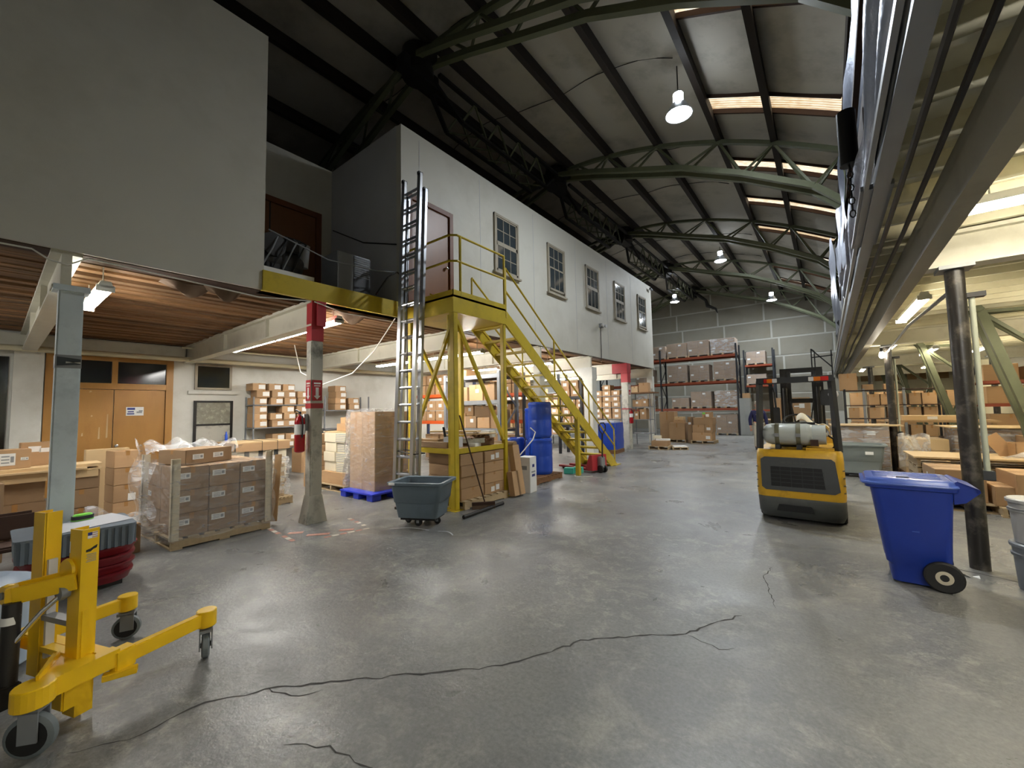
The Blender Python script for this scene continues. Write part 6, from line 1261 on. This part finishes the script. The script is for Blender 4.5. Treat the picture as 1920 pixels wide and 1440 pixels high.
drape(lambda u, v: (2.3+.7*u, 10.5+.3*v, .72+.09*math.sin(PI*u)*math.sin(PI*v)*(1+.4*math.sin(11*u+6*v))), 18, 12, 'clear film crumpled on the covered pallet pile', 'wrap_thick')
# second tub and things behind it
tub_cart(.52, 12.45, .0, .86, .62, .10, .76, 'pale grey plastic tub cart behind the forklift', 'tub_pale'); quadpart('label_plate', (.86, .62, .6), '-y', .68, .95, .14, .07, 'paper_white', [o for o in C.objects if o.name.startswith('tub_cart')][-1], .02)
load(.2, 1.1, 13.6, 0, 1.12, 'silvery film-wrapped load behind the pale grey tub', 1.0, 'wrap_thick')
o = tag(B().box((-.75, -.5, 0), (.6, .5, .025)).build('kraft_sheet', 'kraft_pale', None, loc=(.75, 13.55, 1.135), rz=.03), 'pale board lying over the silvery wrapped load', 'board')
pallet(1.75, 12.9, .05, 1.0, 1.0, 'dark pallet under the strapped kraft bundles', 'pallet_dark')
for k in range(3): carton(1.62, 12.95, .14+k*.25, (.7, .85, .245), 'strapped kraft bundle beside the second post, %s from the pallet' % ORD[k], .05, 'kraft_pale', (), 'x', 'strapped kraft bundles', 'kraft_bundle', cat='bundle')
for k, z in enumerate((.3, .55)): B().tube([(1.26, 12.5, z), (1.98, 12.48, z-.02), (2.0, 13.4, z)], .008, 5).build('yellow_strap', 'kraft_pale', [o for o in C.objects if o.name.startswith('kraft_bundle')][-1]).matrix_parent_inverse = Matrix.Translation((-1.62, -12.95, -.64))
drape(lambda u, v: (1.18+.5*u, 12.38+.06*math.sin(8*u+4*v), .25+.75*v+.03*math.sin(10*u)), 16, 16, 'grey cloudy film hanging by the strapped bundles', 'wrap_bag')
load(2.1, 3.3, 13.2, 0, 1.10, 'kraft-covered load with a white bag on it beyond the first post', 1.0, 'wrap_thick', nx=3); o = tag(B().box((-.72, -.6, 0), (.72, .6, .02)).build('kraft_sheet', 'kraft_pale', None, loc=(2.7, 13.2, 1.125), rz=.06), 'pale board over the load beyond the first post', 'board')
bag = B(); bag.sheet(lambda u, v: (2.05+.45*u, 12.56+.28*v, 1.15+.05*math.sin(PI*u)*math.sin(PI*v)), 10, 8); tag(bag.build('white_bag', 'paper_white', smooth=True), 'flat white bag on the load beyond the first post', 'bag')
carton(2.0, 14.6, 1.24, (1.05, .5, .11), 'long flat carton with a white label on the table under the deck', .02, 'kraft_pale', [('-y', .52, .5, .18, .07)], None); wt = thing('work_table', 'work table under the deck carrying a long flat carton', 'table', (2.1, 14.6, 0)); B().box((-.9, -.45, 1.19), (1.0, .45, 1.24)).build('tabletop', 'lumber', wt)
for sx in (-.8, .9):
    for sy in (-.38, .38): B().cbox((sx, sy, .595), (.07, .07, 1.19)).build('leg', 'lumber', wt)
for k, (x, y, a) in enumerate(((.9, 12.15, .3), (1.08, 12.0, .7), (.75, 12.0, -.2))): tag(B().cbox((0, 0, .015), (.3, .22, .03), a).build('cardboard_scrap', ('kraft_pale', 'dark_wood', 'cardboard_dull')[k], None, loc=(x, y, .0+.0*k)), ['pale cardboard scrap on the floor by the pale tub', 'dark scrap board on the floor before the second post', 'brown scrap under the edge of the pale tub'][k], 'cardboard scrap')
# shelving run further back
rack('storage_shelf', 'dark grey shelving run full of tan cartons under the deck', 19.0, .5, 2.95, .6, (.55, 1.15, 1.62, 2.15), along='x', top=2.2, mat='rack_dark', board='dark_wood', post=.06); SH = [o for o in C.objects if o.name.startswith('storage_shelf')][-1]
for x in (1.02, 2.05): B().cbox((x, 19.0, 1.1), (.07, .06, 2.2)).build('post', 'rack_grey', SH)
fill([.75, 1.30, 1.62, 1.9, 2.3, 2.65], 19.3, (.55, 1.15, 1.62), (.30, .5, .38), 'tan carton on the dark shelving under the deck, %s tier, %s along', 'cartons on the dark shelving', skip=.05, lab=False)
for k, (x, d) in enumerate(((.62, (.5, .5, .62)), (1.15, (.3, .4, .2)), (1.75, (.36, .4, .2)))): carton(x, 19.3, 2.15, d, 'carton on top of the dark shelving, ' + ['biggest, by the deck edge', 'small dark one', 'small one behind the second post'][k], 0, ('cardboard', 'cardboard_dull', 'cardboard')[k], (), 'y')
prack('dark rack of oversized tan cartons by the outer wall under the deck', (3.1, 5.1), 15.6, .9, (1.0, 1.62, 2.2), 3.0, 'rack_dark', 'rack_red', bh=.08)
for k, (x, z, d) in enumerate(((3.5, 2.2, (.6, .6, .42)), (4.1, 2.2, (.4, .5, .34)), (4.6, 2.2, (.5, .5, .3)), (3.6, 1.62, (.75, .6, .44)), (4.5, 1.62, (.7, .6, .40)), (3.6, 1.0, (.7, .6, .35)), (4.4, 1.0, (.6, .6, .4)))): carton(x, 16.05, z, d, 'oversized carton on the rack by the outer wall, ' + ['top tier, post side', 'top tier, centre', 'top tier, wall side', 'middle tier, post side', 'middle tier, wall side', 'bottom tier, post side', 'bottom tier, wall side'][k], .05, 'cardboard', (), 'y', 'oversized cartons')
for k, (x, y) in enumerate(((3.15, 12.4), (3.5, 12.7), (3.4, 10.9))): carton(x, y, 0, (.45, .45, 1.0 if k < 2 else .7), 'upright tan carton by the slanting green leg, %s' % ['tallest in front', 'just behind it', 'shorter, nearer the post'][k], .15*k, 'cardboard', (), 'y')
tr = B(); tr.cyl((3.3, 11.4, 0), (3.3, 11.4, 1.35), .10, 16); tag(tr.build('cardboard_tube', 'kraft_pale', smooth=True), 'pale cardboard tube standing by the slanting green leg', 'tube')
fill([1.2, 1.9, 2.6, 3.3, 4.0, 4.7], 27.5, (0, .75, 1.5), (.62, .7, .72), 'big tan carton against the far wall under the deck, %s layer, %s along', 'big cartons at the far wall', lab=False, skip=.2)
